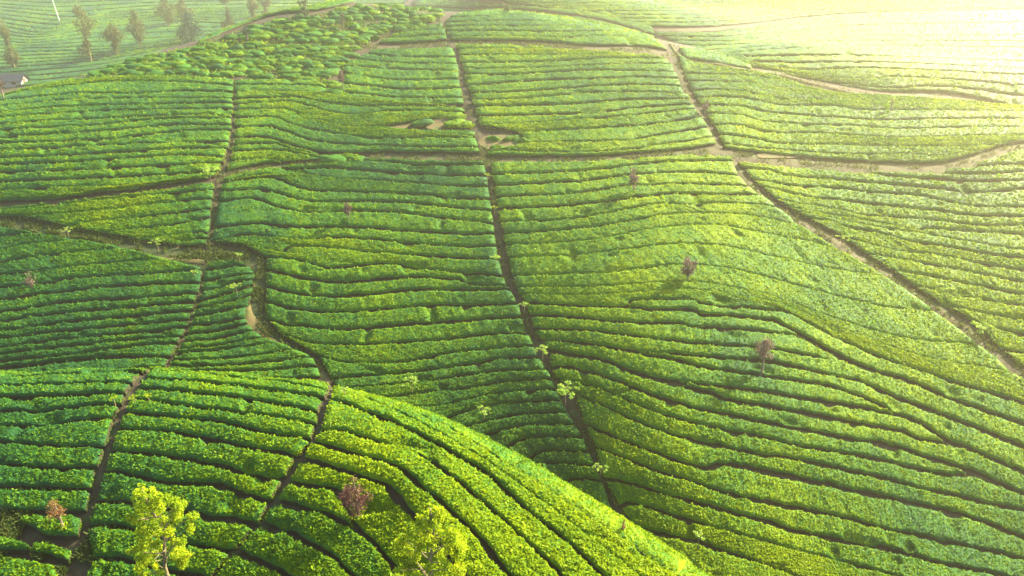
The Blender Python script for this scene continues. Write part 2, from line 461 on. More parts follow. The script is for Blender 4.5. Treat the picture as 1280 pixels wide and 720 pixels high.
    if leaves > 0:
        area_px = 0.0
        cell = np.abs(np.hypot(*np.diff(T, axis=0).T)) * 0.5 * (np.hypot(*(T - B)[:-1].T) + np.hypot(*(T - B)[1:].T))
        inside = ((T[:-1, 0] > -60) & (T[:-1, 0] < 1340) & (np.minimum(T[:-1, 1], B[:-1, 1]) < 745))
        if beyond is not None: cell = np.hypot(*np.diff(T, axis=0).T) * 9.0
        cell = cell * inside
        area_px = cell.sum() * 0.64
        cnt = int(area_px / 2.1 * leaves)
        if layer == 'knoll':                       # near rows seen edge-on still carry their full number of leaves
            warea = np.diff(seg) * 0.5 * (w[:-1] + w[1:]) * inside
            cell = np.maximum(cell * 0.64 / 2.1 * min(leaves, 1.0), np.minimum(warea, 3.0) * 85)
            cnt = int(cell.sum())
        if cnt > 4:
            N_LEAF[0] += cnt
            k = rng.choice(n - 1, cnt, p=cell / cell.sum())
            s = k + rng.random(cnt); t = rng.random(cnt)
            ins = np.minimum(0.3, np.maximum(0.04, dist * 0.0012) / np.maximum(w[k], 0.1))
            t = ins + t * (1 - 2 * ins)
            i0 = s.astype(int); f = (s - i0)[:, None]
            a = A[i0] * (1 - f) + A[i0 + 1] * f; c = C[i0] * (1 - f) + C[i0 + 1] * f
            xy = a * (1 - t[:, None]) + c * t[:, None]
            # height by interpolating the body grid
            j = np.clip(np.searchsorted(PROF_T, t) - 1, 0, nt_ - 2)
            ft = (t - PROF_T[j]) / (PROF_T[j + 1] - PROF_T[j]); f1 = f[:, 0]
            z = ((Z[i0, j] * (1 - ft) + Z[i0, j + 1] * ft) * (1 - f1) + (Z[i0 + 1, j] * (1 - ft) + Z[i0 + 1, j + 1] * ft) * f1)
            dd = np.hypot(xy[:, 0], xy[:, 1])
            size = np.maximum(0.072, dd * 0.00140) * (0.7 + 0.7 * rng.random(cnt))
            z = z + rng.normal(0.035, 0.035, cnt) * (1 + 0.3 * (size / 0.09 - 1))
            ang = rng.random(cnt) * 2 * np.pi
            tl = rng.normal(0, 0.62, cnt); tr = rng.normal(0, 0.55, cnt)
            ax = np.stack([np.cos(ang) * np.cos(tl), np.sin(ang) * np.cos(tl), np.sin(tl)], -1)
            sx = np.stack([-np.sin(ang) * np.cos(tr), np.cos(ang) * np.cos(tr), np.sin(tr)], -1)
            ctr = np.stack([xy[:, 0], xy[:, 1], z], -1)
            q = np.stack([ctr - ax * size[:, None], ctr + sx * size[:, None] * 0.52, ctr + ax * size[:, None], ctr - sx * size[:, None] * 0.52], 1)
            o = len(V)
            VV.append(q.reshape(-1, 3))
            FF.append((np.arange(cnt * 4).reshape(-1, 4) + o))
            mi.append(np.ones(cnt, int))
            tt.append(tint_at(xy[:, 0], xy[:, 1], rng.normal(0.04, 0.10, cnt)))
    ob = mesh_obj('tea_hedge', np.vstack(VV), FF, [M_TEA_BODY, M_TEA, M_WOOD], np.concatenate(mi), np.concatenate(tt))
    # shift the origin to the row's own middle
    m = V.mean(0); ob.data.transform(__import__('mathutils').Matrix.Translation((-m[0], -m[1], -m[2]))); ob.location = m
    tag(ob, label, 'tea hedge', group)
    return ob

def block(rows, layer, where, group, g=None, **kw):
    """rows: dark lines between hedges, from the top down; every hedge lies between two of them.
    an integer between two lines asks for that many hedges between them"""
    L = []
    for k, r in enumerate(rows):
        if isinstance(r, int):
            a, b = resample(rows[k - 1], 24), resample(rows[k + 1], 24)
            for q in range(1, r): L.append([tuple(p) for p in a + (b - a) * q / r])
        else:
            L.append(r)
    gg = [1.0] * len(L)
    for k, v in (g or {}).items(): gg[k] = v
    for k in range(len(L) - 1):
        hedge(L[k], L[k + 1], layer, where % ordinal(k + 1), group, (gg[k], gg[k + 1]), **kw)

# --- the front hill
G = 'tea hedge rows on the front hill'
block([[(0, 459), (100, 456), (178, 455)],
       [(0, 470), (75, 466), (172, 461)], [(0, 480), (80, 478), (163, 476)], [(0, 493), (90, 492), (153, 488)],
       [(0, 511), (60, 509), (110, 504), (148, 502)], [(0, 530), (50, 528), (90, 524), (138, 519)],
       [(0, 550), (50, 553), (90, 556), (128, 556)], [(0, 577), (55, 582), (80, 584), (117, 581)],
       [(0, 606), (60, 608), (110, 609)], [(2, 634), (50, 637), (104, 637)]],
      'knoll', 'green tea hedge, %s row down, front hill, left of the first path', G, tone=-0.15)  # leaf tint darkened to paint the shaded front of the hill
hedge([(25, 641), (60, 639), (99, 640)], [(28, 652), (60, 668), (94, 670)], 'knoll', 'short stub of tea hedge beside the weedy corner, left of the first path', G)
hedge([(42, 674), (70, 677), (90, 682)], [(38, 690), (66, 697), (84, 704)], 'knoll', 'ragged low tea hedge in the weedy hollow, bottom left', G)
hedge([(-60, 664), (0, 668), (34, 676)], [(-60, 684), (0, 686), (30, 688)], 'knoll', 'short dark tea hedge above the bottom left corner', G)
hedge([(-60, 690), (0, 691), (62, 702)], [(-60, 725), (0, 726), (75, 730)], 'knoll', 'dark tea hedge filling the bottom left corner', G)
block([[(186, 456), (250, 458), (320, 463), (406, 473)],
       [(190, 461), (240, 464), (307, 472), (360, 477), (408, 485)],
       [(182, 471), (232, 474), (265, 477), (340, 486), (402, 494)],
       [(174, 483), (225, 487), (320, 498), (394, 512)],
       [(165, 497), (185, 498), (250, 507), (320, 515), (392, 527)],
       [(158, 513), (220, 519), (275, 525), (340, 540), (386, 546)],
       [(149, 532), (217, 539), (262, 547), (320, 559), (368, 566)],
       [(141, 561), (205, 568), (265, 579), (320, 592), (352, 595)],
       [(133, 587), (180, 596), (225, 602), (270, 604), (320, 620), (335, 623)],
       [(122, 624), (150, 625), (222, 636), (270, 644), (290, 645), (317, 654)],
       [(112, 655), (135, 654), (180, 662), (225, 675), (287, 685)],
       [(118, 695), (150, 697), (205, 710), (258, 720)],
       [(105, 730), (150, 738), (230, 748)]],
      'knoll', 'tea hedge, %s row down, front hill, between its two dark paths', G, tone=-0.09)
E_ = [(362, 599), (390, 606), (412, 606), (424, 613), (434, 632), (441, 650)]
Fl = [(345, 625), (380, 634), (405, 639), (430, 650), (455, 665), (480, 687), (490, 700), (505, 724)]
rowA = [(414, 497), (430, 501), (465, 515), (505, 531), (560, 560), (610, 590), (655, 632), (685, 655), (715, 680), (750, 712), (775, 738)]
ridge = [(418, 481), (450, 485), (480, 493), (532, 511), (595, 540), (667, 577), (715, 605), (772, 640), (810, 665), (880, 712), (950, 762)]
r1 = [(417, 485), (450, 489), (500, 506), (560, 532), (620, 568), (680, 606), (740, 646), (800, 686), (860, 730), (890, 756)]
r2 = [(416, 490), (450, 494), (500, 514), (560, 545), (620, 582), (675, 622), (730, 664), (785, 706), (835, 748)]
block([ridge, r1, r2, rowA,
       [(403, 535), (430, 536), (460, 546), (505, 557), (535, 572), (560, 590), (597, 619), (627, 645), (665, 680), (700, 715), (720, 735)],
       [(393, 550), (427, 561), (470, 572), (505, 587), (527, 607), (557, 632), (595, 665), (622, 700), (650, 730)],
       [(381, 571), (415, 582), (452, 595), (482, 604), (500, 622), (514, 638), (540, 668), (570, 705), (590, 735)],
       [(362, 599), (390, 606), (412, 606), (424, 613), (434, 632), (443, 652), (466, 674), (488, 700), (505, 726)]],
      'knoll', 'long curving tea hedge, %s from the ridge, right flank of the front hill', G, tone=0.10, g={0: 0.3, 1: 0.35, 2: 0.45})  # leaf tint lightened to paint the sunlit flank
hedge(E_, [(346, 624), (380, 634), (405, 640), (420, 645), (436, 652)], 'knoll', 'short tea hedge left of the purple-brown shrub', G)
block([Fl, [(330, 652), (365, 664), (382, 675), (415, 692), (440, 715), (458, 735)],
       [(297, 687), (322, 697), (347, 710), (370, 721), (395, 738)],
       [(264, 724), (300, 736), (345, 755)]],
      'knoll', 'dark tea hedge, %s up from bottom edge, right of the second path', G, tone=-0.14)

for q, wd in enumerate(['first', 'second']):
    for line, side in (([(0, 459), (100, 456), (178, 455)], 'left of its first path'), ([(186, 456), (250, 458), (320, 463), (406, 473)], 'between its paths'), (ridge, 'along its right flank')):
        hedge(line, line, 'knoll', 'tea hedge, %s row behind the front hill ridge, %s' % (wd, side), G, beyond=(1.5 * q, 1.5 * q + 1.5), leaves=2.0)

# --- lower left plots of the main slope
G = 'tea hedge rows on the lower left slope'
block([[(0, 281), (20, 285), (36, 288)], [(0, 294), (25, 291), (40, 290)], [(0, 310), (25, 305), (50, 302), (95, 298)],
       [(0, 326), (50, 318), (100, 313), (152, 309)], [(0, 341), (50, 337), (100, 330), (150, 326), (205, 322)],
       [(0, 357), (50, 353), (80, 347), (110, 344), (150, 341), (200, 339), (252, 334)],
       [(0, 373), (50, 366), (100, 360), (150, 355), (200, 353), (248, 352)],
       [(0, 388), (40, 383), (75, 376), (130, 373), (180, 370), (244, 365)],
       [(0, 400), (50, 392), (100, 387), (150, 384), (200, 379), (241, 376)],
       [(0, 411), (50, 405), (100, 399), (150, 395), (200, 390), (237, 386)],
       [(0, 421), (50, 415), (100, 410), (150, 405), (200, 401), (234, 397)],
       [(0, 432), (50, 426), (100, 420), (150, 416), (200, 411), (230, 407)],
       [(0, 442), (60, 434), (100, 430), (150, 425), (225, 418)],
       [(0, 451), (60, 445), (100, 441), (170, 431), (219, 427)],
       [(0, 459), (60, 452), (85, 449), (140, 445), (209, 444)],
       [(0, 474), (100, 464), (203, 457)]],
      'main', 'dark green tea hedge, %s row below the ravine at the left edge', G)
block([[(260, 326), (290, 323), (304, 326)], [(257, 335), (285, 332), (308, 329)], [(255, 349), (290, 344), (316, 339)], [(254, 361), (280, 356), (314, 347)],
       [(250, 374), (280, 366), (313, 355)], [(247, 383), (270, 379), (295, 373), (312, 366)], [(243, 394), (270, 389), (306, 381)],
       [(240, 405), (270, 403), (305, 396)], [(235, 416), (270, 412), (307, 403)], [(230, 425), (265, 422), (316, 411)],
       [(226, 434), (270, 430), (325, 420)], [(221, 440), (280, 434), (346, 426)], [(216, 449), (280, 446), (330, 441), (366, 434)],
       [(212, 456), (280, 455), (340, 450), (387, 444)], [(209, 464), (310, 462), (394, 456)], [(205, 473), (300, 474), (398, 470)]],
      'main', 'tea hedge, %s row down, small plot enclosed by the bending ravine', G)

# --- upper left plot
G = 'tea hedge rows on the upper left slope'
block([[(28, 111), (90, 100), (150, 94), (220, 93), (291, 96)],
       [(0, 117), (80, 106), (140, 100), (225, 101), (290, 105)],
       [(0, 124), (50, 119), (100, 115), (175, 115), (225, 112), (289, 113)],
       [(0, 131), (50, 126), (100, 122), (175, 121), (289, 121)],
       [(0, 139), (60, 133), (125, 130), (210, 128), (289, 127)],
       [(0, 145), (100, 138), (200, 135), (288, 134)], [(0, 153), (60, 149), (125, 146), (225, 142), (288, 141)],
       [(0, 160), (60, 157), (125, 154), (200, 147), (288, 146)], [(0, 169), (60, 166), (125, 162), (205, 155), (288, 154)],
       [(0, 177), (70, 175), (137, 172), (155, 169), (225, 162), (287, 160)], [(0, 186), (70, 183), (137, 179), (225, 176), (285, 175)],
       [(0, 195), (60, 193), (125, 190), (225, 184), (283, 184)], [(0, 204), (60, 202), (120, 199), (225, 192), (279, 195)],
       [(0, 213), (60, 212), (125, 209), (205, 205), (276, 201)], [(0, 225), (60, 223), (110, 221), (220, 215), (272, 212)],
       [(0, 237), (40, 234), (110, 232), (165, 231), (215, 226), (264, 219)],
       [(0, 250), (62, 246), (112, 239), (165, 234)]],
      'main', 'bright tea hedge, %s row down from the rough bushes, upper left', G, g={15: 1.2, 16: 1.8})
block([[(-90, 268), (12, 256), (62, 252), (112, 246), (165, 239), (225, 230), (264, 224)],
       [(-90, 270), (12, 261), (82, 254), (160, 245), (225, 239), (265, 235)],
       [(28, 268), (60, 267), (125, 262), (175, 255), (264, 246)], [(85, 281), (112, 276), (200, 267), (262, 259)],
       [(130, 289), (175, 284), (225, 277), (260, 270)], [(177, 297), (200, 294), (240, 290), (259, 288)],
       [(222, 303), (232, 299), (258, 296)], [(224, 306), (240, 306), (257, 305)]],
      'main', 'tapering tea hedge, %s row above the ravine, left of the left-hand path', G, g={0: 1.6})

# --- between the left-hand path and the central path, above the wide track
G = 'tea hedge rows left of the upper central path'
f = [[(296, 97), (380, 98), (405, 103)],
     [(295, 104), (390, 105), (408, 109)], [(295, 113), (380, 114), (404, 121)],
     [(295, 121), (380, 120), (405, 126), (455, 130), (505, 130), (574, 131)],
     [(295, 128), (362, 125), (400, 135), (435, 142), (467, 140), (492, 137), (580, 138)],
     [(295, 135), (350, 134), (372, 140), (390, 147), (420, 155), (455, 157), (472, 156)],
     [(295, 145), (342, 144), (367, 154), (400, 161), (440, 167), (480, 171), (530, 169), (592, 169)],
     [(295, 157), (335, 156), (355, 162), (392, 174), (442, 179), (505, 182), (596, 182)],
     [(295, 170), (332, 170), (360, 179), (392, 187), (420, 190), (470, 189), (540, 189), (600, 190)]]
block(f, 'main', 'tea hedge folding down to the right, %s below the rough bushes', G, g={3: 1.4, 4: 1.3, 6: 1.3, 7: 1.3, 8: 1.4})
hedge([(474, 158), (500, 160), (592, 161)], [(445, 166), (480, 170), (530, 168), (592, 168)], 'main', 'tea hedge directly below the bare earth patches left of the central path', G)
block([[(295, 171), (332, 171), (358, 180), (388, 188)], [(294, 179), (340, 178), (366, 186), (398, 193)], [(292, 187), (347, 186), (375, 191), (402, 196)],
       [(289, 199), (330, 197), (350, 200)], [(286, 211), (320, 204), (345, 201)]],
      'main', 'short tea hedge, %s above the wide track beside the left-hand path', G)
g_ = [[(472, 60), (510, 59), (562, 57)], [(460, 65), (492, 69), (555, 70), (567, 69)], [(445, 72), (492, 77), (530, 78), (570, 78)],
      [(430, 81), (455, 82), (492, 85), (571, 87)], [(432, 90), (465, 95), (503, 99), (572, 97)], [(432, 103), (465, 106), (512, 110), (574, 108)],
      [(420, 112), (465, 117), (512, 121), (576, 120)], [(412, 125), (455, 128), (505, 128), (577, 129)]]
block(g_, 'main', 'sunlit tea hedge, %s below the upper track, left of the central path', G)
block([[(520, 32), (538, 29), (553, 27)], [(498, 40), (520, 37), (554, 34)], [(484, 46), (520, 44), (556, 41)], [(474, 52), (512, 51), (557, 48)]],
      'main', 'short tea hedge, %s above the upper track, left of the central path', G)

# --- between the left-hand path and the central path, below the wide track
G = 'tea hedge rows left of the lower central path'
hedge([(462, 196), (490, 196), (540, 198), (602, 199)], [(446, 198), (485, 200), (522, 204), (580, 203), (603, 203)], 'main', 'thin tea hedge directly below the wide track, left of the central path', G)
hedge([(350, 206), (390, 204), (420, 202), (446, 199), (485, 201), (522, 205), (603, 204)], [(366, 209), (415, 207), (447, 210), (497, 214), (580, 217), (606, 217)], 'main', 'tea hedge tucked under the bend of the wide track', G)
block([[(366, 210), (415, 208), (447, 211), (497, 215), (580, 218), (606, 218)],
       [(368, 211), (390, 217), (430, 222), (472, 224), (580, 231), (609, 230)],
       [(280, 224), (335, 218), (365, 229), (390, 235), (435, 237), (510, 240), (580, 246), (610, 246)]],
      'main', 'tea hedge fanning from a knot of bushes, %s below the wide track', G)
hedge([(282, 219), (320, 210), (345, 207), (364, 210), (385, 217), (400, 220)], [(281, 224), (335, 217), (365, 227), (386, 232), (405, 224)], 'main', 'stubby tea hedge at the left end under the wide track', G)
rows = [[(280, 226), (335, 220), (365, 230), (390, 236), (435, 238), (510, 241), (580, 247), (610, 247)],
        [(277, 237), (320, 235), (345, 239), (372, 247), (410, 251), (460, 250), (522, 253), (580, 259), (613, 261)],
        [(275, 249), (317, 247), (342, 255), (367, 261), (395, 264), (430, 262), (475, 263), (510, 265), (547, 270), (615, 277)],
        [(270, 282), (330, 277), (365, 282), (435, 282), (485, 285), (580, 291), (616, 290)],
        [(266, 299), (310, 292), (347, 296), (380, 298), (415, 295), (455, 297), (510, 302), (580, 306), (618, 305)],
        [(306, 304), (325, 308), (350, 312), (368, 306), (412, 307), (450, 312), (520, 317), (580, 321), (621, 322)],
        [(334, 319), (375, 323), (412, 333), (450, 330), (492, 328), (545, 336), (626, 343)],
        [(334, 336), (375, 345), (412, 350), (437, 351), (480, 347), (535, 345), (575, 349), (600, 355), (633, 357)],
        [(335, 356), (362, 364), (412, 369), (450, 367), (520, 361), (580, 361), (636, 360)],
        [(334, 376), (362, 384), (412, 389), (462, 386), (532, 381), (595, 380), (645, 378)],
        [(336, 398), (360, 404), (387, 407), (437, 410), (495, 405), (560, 401), (610, 397), (650, 394)],
        [(352, 415), (385, 426), (425, 429), (475, 428), (520, 425), (560, 422), (610, 416), (657, 414)],
        [(398, 442), (425, 450), (470, 452), (510, 449), (550, 441), (595, 436), (645, 431), (665, 430)],
        [(415, 471), (440, 470), (470, 467), (532, 461), (580, 455), (625, 447), (671, 444)],
        [(425, 484), (452, 483), (502, 478), (567, 470), (620, 462), (680, 460)],
        [(468, 496), (490, 494), (540, 487), (580, 484), (630, 475), (688, 472)],
        [(505, 510), (522, 507), (555, 505), (585, 497), (630, 489), (694, 485)],
        [(543, 526), (557, 521), (592, 510), (630, 502), (700, 498)],
        [(568, 538), (582, 532), (612, 524), (655, 515), (708, 513)],
        [(590, 550), (602, 543), (620, 537), (660, 530), (717, 528)],
        [(620, 570), (635, 557), (650, 549), (670, 545), (725, 544)],
        [(645, 583), (660, 571), (675, 564), (695, 561), (733, 562)],
        [(660, 590), (675, 580), (695, 577), (741, 580)],
        [(690, 612), (705, 602), (720, 596), (750, 598)],
        [(710, 622), (725, 626), (764, 640)]]
block(rows, 'main', 'tea hedge, %s below the left-hand path\'s top knot, left of the central path'.replace("the left-hand path's top knot", 'the wide track'), G, g={5: 1.2, 6: 1.2, 7: 1.3, 8: 1.2, 10: 1.2})

# --- crest above the upper track
G = 'tea hedge rows on the crest'
block([[(572, 15), (610, 11), (640, 8), (700, 11), (738, 18)], [(563, 20), (640, 17), (700, 18), (752, 22)], [(560, 26), (640, 24), (700, 25), (772, 27)],
       [(559, 31), (640, 31), (700, 31), (788, 33)], [(560, 37), (640, 37), (700, 38), (760, 37), (803, 40)], [(563, 44), (640, 44), (700, 45), (760, 43), (818, 47)],
       [(567, 48), (640, 48), (690, 50), (730, 54), (800, 55), (834, 60)]],
      'main', 'hazy bright tea hedge, %s row down from the round hilltop', G)

# --- right of the central path, upper
G = 'tea hedge rows right of the upper central path'
block([[(571, 54), (640, 54), (680, 57), (700, 61)], [(574, 60), (640, 60), (690, 62)], [(577, 67), (640, 67), (740, 67), (800, 66)],
       [(579, 76), (640, 76), (690, 75), (760, 71), (832, 71)], [(581, 84), (640, 84), (740, 80), (775, 78), (837, 78)],
       [(583, 91), (640, 91), (700, 88), (760, 86), (842, 88)], [(586, 105), (640, 101), (690, 98), (735, 97), (790, 95), (846, 96)],
       [(589, 114), (640, 113), (700, 109), (740, 106), (800, 104), (850, 105)], [(591, 122), (640, 122), (690, 118), (720, 115), (780, 113), (855, 115)],
       [(595, 131), (640, 130), (720, 128), (780, 123), (860, 122)], [(598, 143), (680, 141), (752, 138), (790, 133), (864, 128)],
       [(601, 154), (640, 154), (690, 150), (740, 146), (790, 142), (868, 134)],
       [(650, 163), (672, 162), (715, 160), (765, 157), (810, 154), (860, 147), (874, 144)],
       [(662, 177), (680, 177), (715, 176), (780, 174), (815, 169), (860, 161), (882, 157)],
       [(609, 187), (645, 187), (700, 188), (765, 187), (810, 181), (860, 174), (890, 169)],
       [(610, 192), (690, 193), (765, 191), (860, 183), (893, 178)]],
      'main', 'yellow-lit tea hedge, %s below the upper track, right of the central path', G, g={6: 1.2, 8: 1.3, 10: 1.3, 12: 1.2, 13: 1.3})

# --- right of the central path, lower
G = 'tea hedge rows right of the lower central path'
n6 = [(631, 290), (680, 288), (740, 282), (790, 274), (840, 266), (875, 265), (925, 266), (962, 272), (1000, 280)]
n11 = [(657, 375), (715, 379), (780, 380), (790, 373), (827, 371), (865, 371), (877, 376), (915, 379), (960, 384), (985, 387), (1010, 400), (1060, 425), (1110, 447), (1160, 462), (1200, 477), (1255, 492), (1280, 500)]
n11b = [(785, 381), (815, 384), (865, 385), (877, 391), (910, 392), (960, 397), (972, 400), (1010, 420), (1047, 440), (1090, 460), (1140, 475), (1200, 500), (1280, 527)]
block([[(614, 200), (690, 200), (765, 198), (860, 192), (912, 194)],
       [(617, 216), (690, 214), (747, 210), (790, 205), (837, 200), (914, 199)],
       [(620, 230), (677, 227), (727, 224), (780, 217), (805, 215), (862, 213), (922, 217)],
       [(622, 244), (677, 242), (725, 239), (777, 231), (800, 230), (850, 228), (933, 230)],
       [(624, 259), (690, 256), (740, 252), (785, 246), (840, 240), (900, 242), (948, 241)],
       [(627, 275), (690, 274), (752, 266), (815, 254), (860, 254), (912, 252), (967, 256)],
       n6,
       [(634, 304), (697, 302), (752, 296), (800, 287), (850, 280), (900, 280), (960, 290), (1020, 302), (1050, 312)],
       [(637, 320), (715, 317), (780, 310), (840, 303), (900, 305), (960, 317), (1030, 332), (1105, 343)],
       [(642, 343), (702, 341), (752, 339), (800, 334), (850, 329), (905, 332), (960, 345), (1040, 366), (1110, 382), (1165, 386)],
       [(647, 357), (732, 357), (800, 353), (860, 350), (915, 357), (975, 372), (1050, 398), (1130, 420), (1222, 428)],
       [(652, 366), (740, 367), (800, 363), (865, 360), (920, 368), (980, 379), (1055, 411), (1150, 443), (1262, 462)],
       n11],
      'main', 'tea hedge, %s below the wide track, right of the central path', G, g={3: 1.2, 4: 1.3, 6: 1.0, 7: 0.35, 8: 0.3, 9: 0.6, 10: 0.5, 11: 0.3, 12: 1.0})
hedge([(788, 379), (794, 374), (827, 373), (865, 373), (876, 378), (915, 381), (960, 386), (985, 389), (1010, 402), (1060, 427), (1110, 449), (1160, 464), (1200, 479), (1280, 503)], n11b, 'main', 'long bright tea hedge starting as a blunt loop under the grey-brown tree', G)
n12 = [(664, 392), (715, 394), (780, 400), (850, 402), (862, 406), (915, 408), (960, 413), (994, 417)]
hedge([(658, 377), (715, 381), (780, 382), (815, 386), (865, 387), (877, 393), (910, 394), (960, 399), (996, 414)], n12, 'main', 'tea hedge right of the central path, just under the blunt loop', G)
n13 = [(669, 409), (727, 410), (777, 416), (820, 421), (877, 427), (940, 431), (970, 434), (1010, 442), (1044, 451)]
hedge([(665, 393), (715, 395), (780, 401), (850, 403), (862, 407), (915, 409), (960, 414), (996, 418), (1020, 430), (1046, 444)], n13, 'main', 'tea hedge ending in a wedge, behind the tall grey-brown tree', G)
n14 = [(677, 421), (740, 428), (802, 438), (852, 441), (915, 446), (960, 450), (1010, 460), (1060, 472), (1075, 473), (1110, 490), (1175, 514), (1235, 537), (1280, 556)]
hedge([(670, 410), (727, 411), (777, 417), (820, 422), (877, 428), (940, 432), (970, 435), (1010, 443), (1047, 446), (1090, 462), (1140, 477), (1200, 502), (1280, 530)], n14, 'main', 'long tea hedge across the slope at the foot of the grey-brown tree', G)
n15a = [(802, 439), (840, 446), (877, 456), (940, 465), (1010, 475), (1060, 487), (1092, 500), (1120, 514), (1150, 526), (1182, 546), (1210, 557), (1242, 571), (1280, 587)]
hedge([(804, 439), (852, 442), (915, 447), (960, 451), (1010, 461), (1075, 475), (1110, 492), (1175, 516), (1235, 539), (1280, 558)], n15a, 'main', 'tea hedge that starts as a point and widens to the right edge', G)
n16 = [(688, 436), (752, 447), (790, 462), (827, 472), (852, 479), (880, 486), (915, 497), (960, 505), (1010, 514), (1060, 524), (1122, 535), (1147, 545), (1178, 550)]
hedge([(678, 422), (740, 429), (802, 440), (840, 447), (877, 457), (940, 466), (1010, 476), (1060, 488), (1116, 513)], [(688, 435), (752, 446), (790, 461), (827, 471), (857, 475), (890, 479), (960, 487), (1010, 496), (1060, 504), (1114, 514)], 'main', 'tea hedge narrowing to a tip under the forked rows', G)
hedge([(857, 477), (890, 481), (960, 489), (1010, 498), (1060, 506), (1120, 516), (1150, 528), (1180, 547)], [(856, 479), (880, 486), (915, 497), (960, 505), (1010, 514), (1060, 524), (1122, 535), (1147, 545), (1178, 550)], 'main', 'lens-shaped tea hedge pointed at both ends', G)
n17 = [(690, 457), (710, 456), (752, 467), (790, 481), (840, 499), (890, 512), (960, 526), (1010, 535), (1060, 546), (1097, 550), (1135, 561), (1185, 577), (1225, 590), (1250, 602), (1280, 614)]
hedge([(689, 438), (752, 449), (790, 464), (827, 474), (852, 481), (880, 488), (915, 499), (960, 507), (1060, 526), (1122, 537), (1147, 547), (1180, 552), (1210, 559), (1242, 573), (1280, 590)], n17, 'main', 'broad tea hedge curving down to the right edge past the pointed rows', G)
n18 = [(698, 471), (722, 475), (760, 487), (800, 505), (840, 520), (890, 532), (940, 542), (1010, 557), (1072, 567), (1135, 581), (1185, 592), (1207, 590)]
hedge([(691, 459), (710, 458), (752, 469), (790, 483), (840, 501), (890, 514), (960, 528), (1010, 537), (1060, 548), (1097, 552), (1135, 563), (1185, 579), (1206, 587)], n18, 'main', 'long tea hedge closing in a rounded tip near the right edge', G)
block([n18[:-1] + [(1215, 592), (1250, 604), (1280, 616)],
       [(722, 491), (760, 507), (800, 526), (840, 540), (890, 552), (960, 568), (990, 571), (1060, 586), (1110, 597), (1160, 610), (1235, 626), (1280, 636)],
       [(732, 529), (770, 545), (825, 566), (880, 584), (905, 578), (960, 588), (1010, 598), (1067, 611), (1110, 620), (1200, 641), (1280, 670)],
       [(747, 557), (777, 569), (815, 584), (857, 597), (890, 609), (960, 626), (1060, 646), (1115, 661), (1185, 675), (1280, 696)],
       [(757, 596), (780, 600), (827, 614), (890, 632), (960, 650), (992, 661), (1035, 670), (1110, 684), (1172, 701), (1222, 710), (1280, 724)],
       [(776, 631), (792, 627), (835, 639), (880, 654), (960, 677), (1022, 694), (1060, 702), (1110, 715), (1200, 740), (1280, 765)],
       [(795, 656), (820, 665), (860, 669), (900, 684), (960, 704), (1010, 722), (1100, 750)],
       [(835, 690), (880, 722), (960, 755)]],
      'main', 'broad tea hedge running down to the right, %s below the rounded tip', G, g={0: 1.0, 2: 1.2, 3: 1.1, 6: 1.3})

# --- right-hand plots
G = 'tea hedge rows right of the right-hand path, upper'
hedge([(849, 57), (880, 61), (912, 69), (938, 79)], [(857, 70), (884, 74), (914, 80), (938, 84)], 'main', 'short hazy tea hedge at the head of the bare earth bank', G)
block([[(849, 66), (864, 75), (892, 81), (925, 86)], [(855, 84), (890, 86), (930, 88), (965, 92)], [(858, 90), (890, 91), (925, 92), (960, 96), (1008, 107)],
       [(862, 99), (907, 100), (940, 102), (962, 107), (1005, 111), (1070, 120)],
       [(866, 111), (900, 110), (940, 114), (975, 120), (1050, 122), (1110, 125), (1180, 123), (1230, 133)],
       [(872, 120), (900, 119), (940, 122), (975, 129), (1040, 130), (1080, 135), (1155, 135), (1280, 137)],
       [(880, 129), (925, 131), (960, 138), (1005, 142), (1080, 147), (1110, 148), (1185, 146), (1280, 146)],
       [(886, 140), (925, 142), (960, 151), (1025, 154), (1080, 156), (1122, 159), (1210, 157), (1280, 157)],
       [(892, 154), (925, 155), (962, 164), (1025, 165), (1080, 169), (1130, 171), (1200, 169), (1280, 168)],
       [(900, 166), (937, 170), (975, 177), (1060, 179), (1100, 181), (1210, 181), (1260, 177)],
       [(906, 178), (960, 184), (1055, 191), (1135, 191), (1180, 193), (1230, 186)],
       [(908, 183), (960, 189), (1035, 196), (1110, 200), (1172, 200), (1205, 193)]],
      'main', 'hazy tea hedge, %s below the bare earth bank at right', G, g={5: 1.2, 6: 1.2})
G = 'tea hedge rows right of the right-hand path, lower'
hedge([(1225, 201), (1255, 191), (1280, 184)], [(1222, 206), (1250, 204), (1280, 203)], 'main', 'pale tea hedge wedged under the wide track at the right edge', G)
hedge([(1186, 209), (1222, 207), (1250, 205), (1280, 204)], [(1182, 215), (1242, 215), (1280, 212)], 'main', 'second pale tea hedge under the wide track at the right edge', G)
hedge([(1090, 213), (1140, 213), (1180, 216), (1242, 216), (1280, 213)], [(1088, 215), (1140, 220), (1180, 221), (1200, 224), (1280, 224)], 'main', 'thin pale tea hedge below the deepest sag of the wide track', G)
s2 = [(930, 208), (960, 211), (992, 219), (1060, 224), (1172, 234), (1222, 239), (1280, 234)]
hedge([(922, 200), (960, 204), (1030, 211), (1085, 215), (1140, 221), (1200, 225), (1280, 225)], s2, 'main', 'hazy tea hedge bordering the wide track right of the right-hand path', G)
